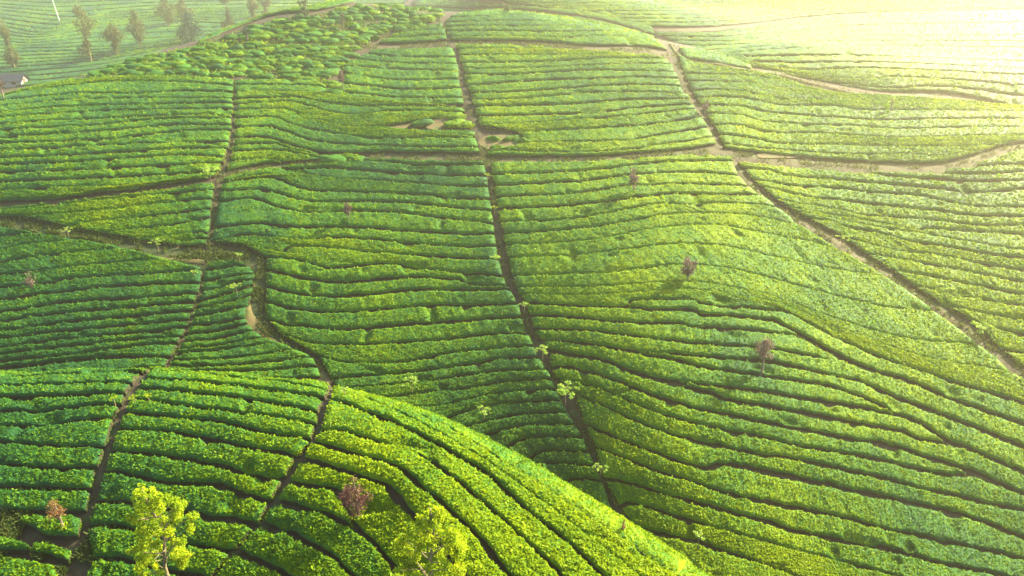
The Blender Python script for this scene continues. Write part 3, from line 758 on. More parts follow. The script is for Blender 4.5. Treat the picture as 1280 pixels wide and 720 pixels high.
block([s2,
       [(943, 222), (960, 225), (997, 231), (1055, 234), (1090, 239), (1145, 242), (1180, 249), (1210, 255), (1230, 257), (1280, 257)],
       [(953, 231), (990, 240), (1020, 246), (1042, 247), (1095, 254), (1167, 261), (1210, 267), (1280, 269)],
       [(972, 247), (1000, 253), (1035, 258), (1080, 268), (1095, 268), (1172, 274), (1222, 280), (1280, 280)],
       [(990, 258), (1021, 264), (1060, 270), (1115, 280), (1147, 286), (1160, 284), (1210, 287), (1280, 291)],
       [(1000, 264), (1030, 269), (1080, 279), (1115, 285), (1147, 289), (1185, 296), (1235, 304), (1280, 311)],
       [(1012, 271), (1035, 274), (1060, 282), (1100, 290), (1135, 300), (1185, 307), (1235, 316), (1280, 321)],
       [(1058, 294), (1090, 304), (1122, 311), (1172, 316), (1222, 326), (1280, 336)],
       [(1084, 315), (1122, 321), (1185, 332), (1230, 341), (1280, 351)],
       [(1116, 335), (1172, 345), (1220, 355), (1280, 367)],
       [(1145, 355), (1185, 365), (1240, 375), (1280, 381)],
       [(1184, 380), (1225, 389), (1280, 397)], [(1215, 398), (1247, 410), (1280, 416)], [(1256, 436), (1280, 439)], [(1284, 458), (1330, 462)]],
      'main', 'tea hedge descending to right edge, %s below the track, right-hand path side', G, g={4: 0.7, 5: 0.6})

# --- distant slopes
G = 'tea hedge rows on the far left slope'
far = [[(0, -14), (150, -14), (300, -12), (430, -12), (560, -14)], 4, [(0, 4), (60, 8), (120, 6), (200, 2), (300, 0), (420, -1), (560, -3)], 2, [(0, 12), (50, 17), (97, 20), (170, 12), (260, 10), (390, 8), (540, 12)], 4,
       [(0, 32), (50, 40), (97, 34), (150, 27), (200, 20), (280, 22), (360, 20)], 2, [(0, 42), (45, 46), (96, 38), (150, 31), (200, 25), (270, 28), (320, 30)], 4,
       [(0, 60), (100, 58), (155, 56), (220, 50), (270, 44)], 5, [(0, 84), (60, 80), (110, 76), (140, 72), (200, 62)], 4, [(0, 108), (60, 104), (110, 98), (150, 90), (210, 76)]]
block(far, 'left', 'blue-hazy distant tea hedge, %s row down the far left slope', G, leaves=0.25, gap=0.6)
G = 'tea hedge rows on the far right slope'
farr = [[(560, -8), (700, -8), (900, -10), (1280, -14)], 2, [(640, 3), (720, 3), (850, 0), (1000, -2), (1280, -4)], 3, [(740, 13), (830, 12), (940, 8), (1100, 4), (1280, 2)], 4, [(800, 31), (870, 32), (930, 28), (1010, 19), (1100, 14), (1280, 10)]]
block(farr, 'right', 'hazy distant tea hedge, %s row down the far right slope', G, leaves=0.25, gap=0.5)
hedge([(520, -2), (560, 0), (640, 4), (740, 13), (812, 31)], [(520, 6), (560, 8), (640, 10), (740, 21), (816, 41)], 'right', 'hazy tea hedge showing just over the round hilltop', G, leaves=0.5, gap=0.5)
hedge([(520, 7), (560, 9), (640, 11), (740, 22), (816, 42)], [(520, 18), (560, 20), (640, 20), (740, 32), (818, 56)], 'right', 'hazy tea hedge mostly hidden behind the round hilltop', G, leaves=0.5, gap=0.5)
farr = [[(815, 38), (880, 39), (930, 33), (1010, 20), (1100, 14), (1280, 10)], 2, [(840, 49), (900, 50), (960, 48), (1080, 44), (1280, 42)], 3, [(856, 64), (890, 67), (920, 64), (1000, 58), (1100, 60), (1280, 66)], 3,
        [(872, 73), (900, 74), (925, 79), (970, 84), (1010, 86), (1100, 84), (1280, 92)], 2, [(1045, 102), (1110, 108), (1180, 106), (1280, 118)], 1, [(1060, 109), (1110, 113), (1190, 114), (1280, 134)]]
block(farr, 'right', 'very hazy tea hedge, %s row beyond the bare earth bank', G, leaves=0.25, gap=0.5)
print('LEAVES', N_LEAF[0])

# ------------------------------------------------------------------ paths, tracks, bare earth
def strip(name, curve, width, layer, m, label, cat_kind='structure', lift=0.07, wob=0.25):
    c = resample(off_frame(curve), step=4.0)
    x, y = LAYER[layer].cast(c[:, 0], c[:, 1], *RANGE[layer])
    if np.ndim(width): width = np.interp(np.linspace(0, 1, len(x)), np.linspace(0, 1, len(width)), width)
    p = np.stack([x, y], -1)
    t = np.gradient(p, axis=0); t /= np.hypot(t[:, 0], t[:, 1])[:, None] + 1e-9
    nrm = np.stack([-t[:, 1], t[:, 0]], -1)
    cols = np.linspace(-0.5, 0.5, 9)
    w = width * (1 + wob * (vnoise(x * 0.8, y * 0.8, 51) - 0.5) * 2)
    X = x[:, None] + nrm[:, 0:1] * cols * np.reshape(w, (-1, 1)); Y = y[:, None] + nrm[:, 1:2] * cols * np.reshape(w, (-1, 1))
    Z = LAYER[layer].z(X, Y) - HEDGE_H + lift - 0.16 * np.abs(cols) ** 2 * 4 * 0.5 + 0.06 * (vnoise(X * 2, Y * 2, 52) - 0.5)
    o = mesh_obj(name, np.stack([X, Y, Z], -1).reshape(-1, 3), [grid_faces(len(x), 9)], [m])
    return tag(o, label, name.replace('_', ' '), kind=cat_kind)

PA = [(180, 463), (167, 477), (155, 500), (144, 520), (135, 545), (125, 575), (118, 600), (112, 625), (104, 650), (95, 668), (80, 695)]
PB = [(409, 476), (411, 486), (405, 495), (400, 515), (398, 530), (391, 543), (375, 560), (365, 575), (358, 595), (345, 615), (335, 630), (322, 655), (300, 675), (285, 690), (260, 720), (235, 750)]
PC = [(258, 320), (255, 338), (250, 356), (240, 387), (232, 410), (217, 440), (207, 458), (198, 474)]
PD = [(293, 96), (292, 130), (290, 160), (287, 180), (280, 205), (272, 225), (268, 245), (265, 270), (262, 290), (259, 318)]
PE = [(530, -6), (536, 14), (553, 24), (557, 45), (566, 58), (573, 85), (578, 105), (584, 125), (592, 150), (600, 175), (607, 200), (614, 225), (617, 255), (621, 280), (625, 305), (632, 338), (640, 360), (652, 385), (665, 417), (672, 435), (683, 457), (697, 480), (710, 505), (727, 532), (740, 560), (747, 582), (757, 600), (767, 622), (776, 645)]
PF = [(836, 48), (846, 68), (852, 92), (860, 113), (869, 132), (882, 152), (895, 175), (916, 198), (927, 210), (945, 232), (962, 250), (983, 264), (1003, 274), (1025, 287), (1048, 299), (1064, 313), (1095, 328), (1116, 341), (1136, 358), (1167, 376), (1197, 395), (1230, 420), (1257, 442), (1275, 457), (1330, 495)]
TW = [(281, 216), (320, 207), (345, 203), (400, 199), (424, 196), (450, 194), (485, 192), (530, 192), (580, 194), (610, 196), (690, 196), (765, 194), (860, 187), (897, 183), (925, 188), (975, 196), (1035, 202), (1110, 206), (1172, 204), (1210, 197), (1247, 186), (1280, 180)]
TU = [(310, 47), (400, 51), (484, 55), (530, 53), (560, 51), (600, 50), (640, 50), (690, 53), (730, 57), (765, 58), (802, 58), (838, 66)]
TL = [(236, 56), (270, 46), (300, 33), (322, 27), (345, 18), (400, 13), (440, 3), (500, -4)]
RV = [(0, 275), (40, 282), (85, 289), (130, 298), (180, 310), (220, 315), (258, 317), (295, 314), (312, 318), (321, 332), (321, 360), (316, 382), (318, 398), (333, 414), (352, 428), (372, 440), (395, 452), (406, 464), (410, 478)]
SB = [(838, 52), (850, 66), (870, 75), (900, 77), (925, 83), (970, 88), (1010, 99), (1040, 106), (1080, 115), (1110, 118), (1160, 117), (1200, 122), (1240, 130), (1262, 138), (1280, 150)]
strip('path', PA, 0.75, 'knoll', M_PATH, 'narrow dark earth path climbing the left of the front hill')
strip('path', PB, 0.75, 'knoll', M_PATH, 'narrow dark earth path winding down the middle of the front hill')
strip('path', PC, 0.8, 'main', M_PATH, 'narrow earth path continuing below the ravine, lower left')
strip('path', PD, 0.9, 'main', M_PATH, 'straight earth path between the upper left plots')
strip('path', PE, 1.0, 'main', M_PATH, 'long central earth path running up the slope')
strip('path', PF, [0.9, 1.0, 1.1, 1.4, 1.5, 1.5], 'main', M_TRACK, 'winding earth path slanting down to the right edge')
strip('track', TW, [0.8, 1.2, 1.7, 1.8, 1.7, 1.6, 1.9, 2.4, 2.2, 1.8], 'main', M_TRACK, 'wide brown track crossing the whole slope')
strip('track', TU, [0.3, 0.7, 1.2, 1.5, 2.0, 2.2], 'main', M_TRACK, 'brown track crossing just below the hilltop')
strip('track', TL, 0.7, 'main', M_PATH, 'dark track along the left skyline')
strip('ravine', RV, [2.6, 2.8, 2.6, 2.2, 2.2, 2.0, 1.8, 1.6], 'main', M_VERGE, 'weedy dark ravine bending between the left plots', lift=0.06)
strip('bare_bank', [(166, 312), (190, 317), (215, 320), (256, 322)], 0.45, 'main', M_BARE, 'tan bare edge along the ravine', lift=0.16)
strip('bare_bank', [(309, 374), (310, 390), (318, 407), (334, 420), (352, 431), (372, 442)], [0.5, 1.2, 1.2, 0.8, 0.4], 'main', M_BARE, 'tan worn bank at the bend of the ravine', lift=0.16)
strip('bare_bank', [(402, 455), (404, 466), (409, 478)], 0.9, 'main', M_BARE, 'tan bare mouth of the ravine behind the front hill', lift=0.18)
strip('bare_bank', SB, [0.4, 0.4, 1.5, 0.8, 0.9, 1.6, 0.9, 0.7, 0.6, 0.5], 'main', M_TRACK, 'hazy brown earth bank along the far right fold', lift=0.25, wob=0.5)
strip('track', [(800, 35), (840, 36), (880, 35), (930, 31), (970, 25), (1000, 20)], [0.4, 1.2, 2.2, 1.8, 0.8, 0.3], 'right', M_TRACK, 'hazy brown track on the far right slope', lift=0.2, wob=0.7)

def patch(cx, cy, rx, ry, layer, m, label, seed):
    nr, na = 7, 28
    a = np.linspace(0, 2 * np.pi, na, endpoint=False)
    rr = np.linspace(0.02, 1, nr)[:, None] * (0.75 + 0.5 * vnoise(np.cos(a) * 1.6 + seed, np.sin(a) * 1.6, seed))
    px, py = cx + rx * rr * np.cos(a), cy + ry * rr * np.sin(a)
    x, y = LAYER[layer].cast(px.ravel(), py.ravel(), *RANGE[layer])
    z = LAYER[layer].z(x, y) - HEDGE_H + 0.14
    F = []
    for i in range(nr - 1):
        for k in range(na): F.append((i * na + k, i * na + (k + 1) % na, (i + 1) * na + (k + 1) % na, (i + 1) * na + k))
    tag(mesh_obj('bare_earth', np.stack([x, y, z], -1), [np.array(F)], [m]), label, 'bare earth', kind='structure')
patch(490, 149, 27, 9, 'main', M_BARE, 'tan bare earth patch among bushes left of the central path', 3)
patch(548, 149, 17, 9, 'main', M_BARE, 'smaller tan bare patch beside the central path', 8)
patch(632, 175, 30, 11, 'main', M_BARE, 'tan bare earth patch right of the central path', 5)
patch(380, 74, 26, 6, 'main', M_VERGE, 'thin weedy patch among the rough bushes', 9)
patch(975, 190, 26, 4, 'main', M_BARE, 'pale bare edge of the wide track by the right-hand path', 6)

# ------------------------------------------------------------------ plants
def project(p):
    d = p[1] * CT - (p[2] - CAM_Z) * ST
    return 640 + FPX * p[0] / d, 360 - FPX * (p[1] * ST + (p[2] - CAM_Z) * CT) / d, d

def height_to(base, py_top):
    x, y, z = base; z -= CAM_Z
    k = (360 - py_top) / FPX
    return (k * (y * CT - z * ST) - (y * ST + z * CT)) / (CT + k * ST)

def tube(pts, radii, sides=6):
    pts = np.array(pts, float); V = []; F = []
    for i, p in enumerate(pts):
        d = pts[min(i + 1, len(pts) - 1)] - pts[max(i - 1, 0)]; d /= np.linalg.norm(d) + 1e-9
        u = np.cross(d, (0.3, 0.9, 0.2)); u /= np.linalg.norm(u); v = np.cross(d, u)
        for k in range(sides):
            a = 2 * math.pi * k / sides
            V.append(p + (u * math.cos(a) + v * math.sin(a)) * radii[i])
    for i in range(len(pts) - 1):
        for k in range(sides):
            F.append((i * sides + k, i * sides + (k + 1) % sides, (i + 1) * sides + (k + 1) % sides, (i + 1) * sides + k))
    V.append(pts[-1]); e = len(V) - 1; b = (len(pts) - 1) * sides
    T = [(b + k, b + (k + 1) % sides, e, e) for k in range(sides)]
    return np.array(V), np.array(F + [])

def join(parts):
    V, F, o = [], [], 0
    for v, f in parts:
        V.append(v); F.append(f + o); o += len(v)
    return np.vstack(V), np.vstack(F)

def leaf_cloud(centres, radii, count, size, aspect=0.5, flat=1.0, shell=0.35, tilt=1.0):
    """leaf-sized faces spread through round clumps"""
    centres = np.array(centres, float); radii = np.array(radii, float)
    pr = radii ** 2.2; k = rng.choice(len(centres), count, p=pr / pr.sum())
    d = rng.normal(size=(count, 3)); d /= np.linalg.norm(d, axis=1)[:, None]
    r = (shell + (1 - shell) * rng.random(count)) ** 0.7
    c = centres[k] + d * (radii[k] * r)[:, None] * np.array([1, 1, flat])
    a1 = rng.normal(size=(count, 3)); a1[:, 2] *= tilt; a1 /= np.linalg.norm(a1, axis=1)[:, None]
    a2 = np.cross(a1, rng.normal(size=(count, 3)) * np.array([0.6, 0.6, 1]) + np.array([0, 0, 0.6])); a2 /= np.linalg.norm(a2, axis=1)[:, None] + 1e-9
    s = size * (0.6 + 0.8 * rng.random(count))[:, None]
    q = np.stack([c - a1 * s, c + a2 * s * aspect, c + a1 * s, c - a2 * s * aspect], 1)
    clump_t = rng.random(len(centres))
    return q.reshape(-1, 3), np.arange(count * 4).reshape(-1, 4), np.clip(0.5 + 0.35 * (clump_t[k] - 0.5) + rng.normal(0, 0.18, count), 0, 1)

M_YTREE = leaf_mat('yellow_green_leaves', [(0, (0.055, 0.125, 0.007)), (0.45, (0.175, 0.265, 0.007)), (1, (0.34, 0.38, 0.010))], trans=0.45)
M_BROWN = leaf_mat('dry_brown_leaves', [(0, (0.055, 0.034, 0.030)), (0.5, (0.115, 0.078, 0.062)), (1, (0.18, 0.125, 0.085))], trans=0.25, tyel=(1, 1, 1))
M_PURPLE = leaf_mat('purple_brown_leaves', [(0, (0.028, 0.012, 0.012)), (0.5, (0.070, 0.030, 0.026)), (1, (0.125, 0.060, 0.040))], trans=0.25, tyel=(1, 1, 1))
M_RUST = leaf_mat('rusty_leaves', [(0, (0.08, 0.04, 0.02)), (0.5, (0.19, 0.10, 0.04)), (1, (0.27, 0.19, 0.05))], trans=0.3, tyel=(1, 1, 1))
M_PALE = leaf_mat('pale_green_leaves', [(0, (0.10, 0.20, 0.025)), (0.5, (0.18, 0.29, 0.045)), (1, (0.30, 0.40, 0.10))], trans=0.4)
M_FART = leaf_mat('thin_olive_leaves', [(0, (0.035, 0.052, 0.018)), (0.5, (0.066, 0.084, 0.028)), (1, (0.11, 0.12, 0.040))], trans=0.35)
M_CONIF = leaf_mat('blue_green_needles', [(0, (0.012, 0.035, 0.022)), (0.5, (0.022, 0.055, 0.035)), (1, (0.04, 0.085, 0.05))], trans=0.15)
M_GREYT = leaf_mat('grey_green_leaves', [(0, (0.03, 0.045, 0.025)), (0.5, (0.06, 0.08, 0.04)), (1, (0.10, 0.12, 0.06))], trans=0.2)

def plant(name, base, trunk_geo, crown_geo, mats, label, cat, group=None, extra=None):
    r = empty(name, base)
    tag(r, label, cat, group)
    v, f = trunk_geo
    mesh_obj('trunk', v, [f], [mats[0]], parent=r)
    v, f, t = crown_geo
    mesh_obj('crown', v, [f], [mats[1]], tint=t, smooth=False, parent=r)
    if extra is not None:
        v, f, t = extra[0]
        mesh_obj(extra[2], v, [f], [extra[1]], tint=t, smooth=False, parent=r)
    return r

def big_tree(base, top_y, wpx, label, seed):
    rs = np.random.default_rng(seed)
    d = project(base)[2]; h = height_to(base, top_y); w = wpx * d / FPX * 0.5
    spine = [np.array([0.0, 0, 0])]
    for k in range(1, 9):
        spine.append(np.array([0.12 * math.sin(k * 1.3 + seed), 0.12 * math.cos(k * 1.1 + seed), h * k / 8.3]))
    parts = [tube(spine, [0.10 * (1 - k / 9.5) + 0.012 for k in range(9)])]
    C, Rr = [], []
    for k in range(96):
        f = 0.34 + 0.64 * rs.random() ** 0.85
        az = k * 2.399 + rs.random() * 0.6
        prof = min(1, (1.02 - f) / 0.42) ** 0.8 if f > 0.55 else 0.6 + 0.4 * (f - 0.34) / 0.21
        rad = w * prof * (0.35 + 0.65 * rs.random() ** 0.6) * 0.88
        s = np.array([np.interp(f, np.linspace(0, 1, 9), [p[q] for p in spine]) for q in range(3)])
        s[2] = f * h
        c = s + np.array([math.cos(az) * rad, math.sin(az) * rad, 0.12 * rad])
        C.append(c); Rr.append((0.15 + 0.19 * rs.random()) * (0.66 + 0.34 * prof))
        if k % 2 == 0:
            st = s - np.array([0, 0, 0.35 * rad])
            parts.append(tube([st, (st + c) / 2 + np.array([0, 0, 0.05]), c], [0.028, 0.018, 0.006], 5))
    return plant('tree', base, join(parts), leaf_cloud(C, Rr, 14500, 0.056, 0.42, 0.85, 0.05), (M_PALEBARK, M_YTREE), label, 'tree', 'young yellow-green trees in the foreground')

b = spot(222, 752, 'knoll'); big_tree(b, 603, 92, 'yellow-green young tree by the left path of the front hill, bottom left', 1)
b = spot(546, 792, 'knoll'); big_tree(b, 634, 108, 'yellow-green young tree at the bottom edge, right of the purple-brown shrub', 5)

def shrub(px, py, top, wpx, layer, label, m=None, crown_frac=0.62, leaves=900, low=None, name='shrub', cat='shrub', seed=1, size=None, group=None, trunk=True):
    rs = np.random.default_rng(seed)
    m = m or M_BROWN
    base = spot(px, py, layer); d = project(base)[2]
    h = max(0.3, height_to(base, top)); w = wpx * d / FPX * 0.5
    ch = h * crown_frac
    C, Rr, parts = [], [], [tube([(0, 0, -0.05), (0.03, 0.02, h * 0.3), (0.0, 0.05, h * 0.6), (0.02, 0, h * 0.88)], [0.05 + 0.012 * h, 0.04 + 0.008 * h, 0.03 + 0.004 * h, 0.012], 6)]
    for k in range(16):
        v = rs.normal(size=3); v /= np.linalg.norm(v); v *= (0.45 + 0.5 * rs.random())
        c = np.array([v[0] * w * 0.85, v[1] * w * 0.85, h - ch * 0.5 + v[2] * ch * 0.42])
        C.append(c); Rr.append(min(w, ch * 0.5) * (0.32 + 0.22 * rs.random()))
        st = np.array([0, 0, max(h - ch * 1.05, 0.1) + 0.2 * ch * rs.random()])
        parts.append(tube([st, (st + c) / 2 + np.array([0, 0, 0.03 * h]), c * 1.02], [0.022 * h ** 0.5, 0.014 * h ** 0.5, 0.005], 4))
    size = size or max(0.05, d * 0.0013)
    ex = None
    if low is not None:
        ex = (leaf_cloud([(0, 0, h * 0.18), (0.2 * w, 0, h * 0.25), (-0.2 * w, 0.1, h * 0.22)], [w * 0.45] * 3, 160, size, 0.5), low, 'new_shoots')
    return plant(name, base, join(parts), leaf_cloud(C, Rr, leaves, size, 0.5, 0.9, 0.15), (M_BARK, m), label, cat, group, ex)

shrub(447, 644, 594, 42, 'knoll', 'purple-brown dry shrub among hedges of the front hill', m=M_PURPLE, leaves=1500, low=M_YTREE, seed=3, crown_frac=0.8)
shrub(78, 660, 622, 24, 'knoll', 'rusty dry shrub with yellow shoots beside the left path', m=M_RUST, leaves=700, low=M_YTREE, seed=4, crown_frac=0.55)
GB = 'grey-brown leafless trees on the main slope'
shrub(952, 464, 419, 27, 'main', 'tall grey-brown tree with visible trunk, lower right slope', leaves=1100, seed=5, crown_frac=0.62, name='tree', cat='tree', group=GB)
shrub(860, 347, 318, 22, 'main', 'round grey-brown tree in the smooth tea at centre right', leaves=900, seed=6, crown_frac=0.8, name='tree', cat='tree', group=GB)
shrub(792, 238, 209, 19, 'main', 'grey-brown tree below the wide track, right of centre', leaves=700, seed=7, crown_frac=0.72, name='tree', cat='tree', group=GB)
shrub(436, 273, 250, 12, 'main', 'small grey-brown tree between left-hand and central paths', leaves=400, seed=8, crown_frac=0.7, name='tree', cat='tree', group=GB)
shrub(428, 110, 85, 10, 'main', 'thin grey-brown tree beside the rough bushes, upper left', leaves=260, seed=9, crown_frac=0.6, name='tree', cat='tree', group=GB)
shrub(40, 357, 335, 20, 'main', 'bare twiggy shrub in the dark rows at the left edge', leaves=130, seed=10, crown_frac=0.9)
shrub(881, 138, 123, 9, 'main', 'tiny hazy shrub beside the right-hand path', leaves=160, seed=11, crown_frac=0.8)
shrub(1113, 137, 117, 7, 'main', 'thin pale sapling in the haze below the earth bank', m=M_PALE, leaves=80, seed=12)
shrub(309, 47, 29, 10, 'main', 'dark narrow shrub by the skyline track', m=M_CONIF, leaves=260, seed=13, crown_frac=0.85)
shrub(381, 20, -4, 17, 'main', 'grey-green round tree on the left skyline track', m=M_GREYT, leaves=420, seed=14, crown_frac=0.85, name='tree', cat='tree')
shrub(428, 32, 12, 9, 'main', 'small grey-green tree right of the skyline track', m=M_GREYT, leaves=220, seed=15, crown_frac=0.85, name='tree', cat='tree')
shrub(634, 13, 4, 14, 'main', 'dark low shrub on the round hilltop', m=M_GREYT, leaves=260, seed=16, crown_frac=0.95)
shrub(4, 122, 82, 13, 'main', 'dark brown leaning tree cut by the left edge', leaves=420, seed=17, crown_frac=0.75, name='tree', cat='tree')
shrub(779, 659, 648, 6, 'knoll', 'tiny orange-brown dry tuft on the front hill ridge', m=M_RUST, leaves=60, seed=18, crown_frac=0.9)

def sapling(px, py, wpx, hpx, layer, label, m=None, seed=1):
    """pale young tree: thin stem and a flat spray of drooping leaf fronds"""
    rs = np.random.default_rng(seed + 100)
    base = spot(px, py, layer); d = project(base)[2]
    w = wpx * d / FPX * 0.5; h = HEDGE_H + max(0.35, height_to((base[0], base[1], base[2] + HEDGE_H), py - hpx) * 0.8)
    nf = 9
    parts = [tube([(0, 0, -0.05), (0.02, 0.01, h * 0.5), (0, 0.02, h)], [0.04, 0.03, 0.015], 5)]
    C, Rr = [(0, 0, h)], [w * 0.28]
    for k in range(nf):
        az = 2 * math.pi * k / nf + rs.normal(0, 0.35); L = w * (0.35 + 0.6 * rs.random())
        c = np.array([math.cos(az) * L, math.sin(az) * L, h + w * (0.05 + 0.30 * rs.random() - 0.25 * L / w)])
        C.append(c); Rr.append(w * (0.16 + 0.16 * rs.random()))
        parts.append(tube([(0, 0, h * 0.85), c * 0.5 + np.array([0, 0, h * 0.5 + 0.05 * w]), c], [0.014, 0.010, 0.004], 4))
    V, F, T = leaf_cloud(C, Rr, int(60 + 14 * wpx), max(0.05, w * 0.085), 0.42, 0.45, 0.1, 0.5)
    plant('sapling', base, join(parts), (V, F, T), (M_PALEBARK, m or M_PALE), label, 'sapling', 'pale saplings along the paths and rows')

SAP = [(85, 293, 15, 8, 'main', 'pale sapling in the ravine nearest the left edge'),
       (197, 309, 19, 9, 'main', 'pale sapling in the ravine, left of where the path crosses'),
       (263, 224, 27, 15, 'main', 'broad pale sapling on the left-hand path at the wide track'),
       (299, 324, 14, 7, 'main', 'pale sapling on the ravine just right of the path crossing'),
       (296, 368, 18, 14, 'main', 'pale sapling among rows of the small enclosed plot'),
       (243, 345, 10, 7, 'main', 'tiny pale sapling beside the lower left path'),
       (620, 328, 20, 8, 'main', 'flat pale sapling on the central path, topmost of its lower half'),
       (655, 387, 13, 9, 'main', 'small pale sapling on the central path above a larger one'),
       (678, 447, 24, 13, 'main', 'pale sapling on the central path above the widest one'),
       (706, 506, 36, 22, 'main', 'widest pale sapling, spread over the central path'),
       (750, 594, 19, 13, 'main', 'lowest pale sapling on the central path'),
       (515, 490, 26, 17, 'main', 'pale sapling in the hedges above the front hill ridge'),
       (605, 523, 22, 11, 'main', 'faint sapling in the fanned hedges left of the widest sapling'),
       (872, 684, 18, 19, 'main', 'upright pale sapling near the bottom, right of the front hill'),
       (431, 494, 14, 9, 'knoll', 'small sapling on the saddle where the front hill begins'),
       (1053, 303, 18, 8, 'main', 'pale sapling on the right-hand path, topmost'),
       (1181, 372, 16, 14, 'main', 'pale sapling on the right-hand path, middle one'),
       (1228, 421, 32, 13, 'main', 'broad pale sapling on the right-hand path, lowest'),
       (609, 223, 10, 6, 'main', 'tiny yellowish sapling on the central path under the wide track'),
       (618, 263, 9, 5, 'main', 'tiny yellowish sapling on the central path, mid slope'),
       (570, 93, 10, 6, 'main', 'tiny yellowish sapling on the upper central path'),
       (552, 23, 13, 6, 'main', 'yellowish sapling where the central path meets the crest'),
       (168, 503, 11, 7, 'knoll', 'yellowish weed sprout in the hedge right of the first path'),
       (186, 501, 11, 8, 'knoll', 'taller yellowish weed sprout in the same hedge, right one'),
       (143, 504, 9, 6, 'knoll', 'yellowish weed sprout on the left edge of the first path')]
for k, a in enumerate(SAP): sapling(*a, m=M_YTREE if 'yellowish' in a[5] else M_PALE, seed=k)

def far_tree(px, py, top, wpx, label, kind='thin', seed=1):
    rs = np.random.default_rng(seed + 300)
    base = spot(px, py, 'left'); base = (base[0], base[1], base[2])
    d = project(base)[2]; h = height_to(base, top); w = wpx * d / FPX * 0.66
    parts = [tube([(0, 0, -0.2), (0.1, 0, h * 0.35), (-0.05, 0.1, h * 0.7), (0, 0, h * 0.97)], [0.22, 0.17, 0.11, 0.03], 6)]
    C, Rr = [], []
    for k in range(34):
        f = (0.14 + 0.84 * rs.random()) if kind == 'thin' else (0.10 + 0.88 * rs.random())
        az = k * 2.399
        prof = (0.55 + 0.45 * math.sin(f * 9 + seed)) * min(1, (1.05 - f) / 0.18) if kind == 'thin' else (1.02 - f) ** 0.8
        rad = w * prof * (0.25 + 0.6 * rs.random())
        c = np.array([math.cos(az) * rad, math.sin(az) * rad, f * h]); C.append(c)
        Rr.append(w * (0.34 + 0.26 * rs.random()) * (0.55 + 0.45 * prof))
        parts.append(tube([(0, 0, f * h - rad * 0.7), c], [0.06, 0.015], 4))
    cr = leaf_cloud(C, Rr, 1500 if kind == 'thin' else 1900, 0.28, 0.5, 1.1, 0.1)
    plant('tree', base, join(parts), cr, (M_PALEBARK if kind == 'thin' else M_BARK, M_FART if kind == 'thin' else M_CONIF), label, 'tree', 'hazy trees on the far left slope')

for k, a in enumerate([(18, 84, 20, 19, 'thin hazy tree standing above the house roof'), (114, 76, 6, 24, 'tallest thin olive tree of the far slope, right of the white pole'),
                       (146, 68, 32, 20, 'short thin olive tree between two taller ones'), (176, 60, 12, 20, 'thin olive tree left of the dark conifer, apart from the pair'),
                       (211, 32, -12, 22, 'thin olive tree left of the conifer, crossing the top edge'), (231, 26, -14, 18, 'thin olive tree directly behind the conifer'),
                       (288, 40, -10, 15, 'thin olive tree over the skyline right of the conifer'), (319, 36, -8, 15, 'thin olive tree above the dark skyline shrub'),
                       (333, 20, -10, 13, 'rightmost thin tree behind the skyline track')]):
    far_tree(*a, kind='thin', seed=k)
far_tree(240, 52, 13, 28, 'dark blue-green conifer behind the left skyline', 'conifer', 20)

# ------------------------------------------------------------------ rough tea bushes on the upper left shoulder
def bush_mesh(seed):
    rs = np.random.default_rng(seed)
    nu, nv = 14, 7
    V, F = [], []
    for j in range(nv):
        ph = j / (nv - 1) * math.pi / 2
        for i in range(nu):
            a = 2 * math.pi * i / nu
            r = 1 + 0.75 * (vnoise(np.array([math.cos(a) * 1.5 + seed * 7.1 + ph]), np.array([math.sin(a) * 1.5 + ph * 1.3]), seed)[0] - 0.5)
            V.append((math.cos(a) * math.cos(ph) ** 0.7 * r, math.sin(a) * math.cos(ph) ** 0.7 * r, (math.sin(ph) ** 0.8) * r * 0.95))
    F = [(j * nu + i, j * nu + (i + 1) % nu, (j + 1) * nu + (i + 1) % nu, (j + 1) * nu + i) for j in range(nv - 1) for i in range(nu)]
    V = np.array(V); F = np.array(F)
    d = rs.normal(size=(150, 3)); d[:, 2] = np.abs(d[:, 2]); d /= np.linalg.norm(d, axis=1)[:, None]
    c = d * np.array([0.98, 0.98, 0.93]) * (0.95 + 0.15 * rs.random((150, 1)))
    a1 = rs.normal(size=(150, 3)); a1 /= np.linalg.norm(a1, axis=1)[:, None]; a2 = np.cross(a1, d); a2 /= np.linalg.norm(a2, axis=1)[:, None] + 1e-6
    q = np.stack([c - a1 * 0.17, c + a2 * 0.1, c + a1 * 0.17, c - a2 * 0.1], 1).reshape(-1, 3)
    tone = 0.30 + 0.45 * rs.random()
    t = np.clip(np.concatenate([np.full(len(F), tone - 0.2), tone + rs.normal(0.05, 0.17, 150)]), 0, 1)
    return V, F, q, t

BM = []
def bush(px, py, w, h, label, group):
    x, y, z = spot(px, py, 'main')
    if len(BM) < 9:
        V, F, q, t = bush_mesh(len(BM) + 1)
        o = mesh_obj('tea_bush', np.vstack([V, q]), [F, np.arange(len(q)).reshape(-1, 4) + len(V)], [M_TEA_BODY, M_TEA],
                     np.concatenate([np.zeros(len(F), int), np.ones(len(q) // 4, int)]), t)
        BM.append(o)
    else:
        o = BM[rng.integers(9)].copy(); COL.objects.link(o)
    o.location = (x, y, z - 0.05); o.scale = (w * 1.35, w * (0.62 + 0.25 * rng.random()), h); o.rotation_euler = (0, 0, rng.normal(0, 0.35) + (3.14 if rng.random() < 0.5 else 0))
    tag(o, label, 'tea bush', group)

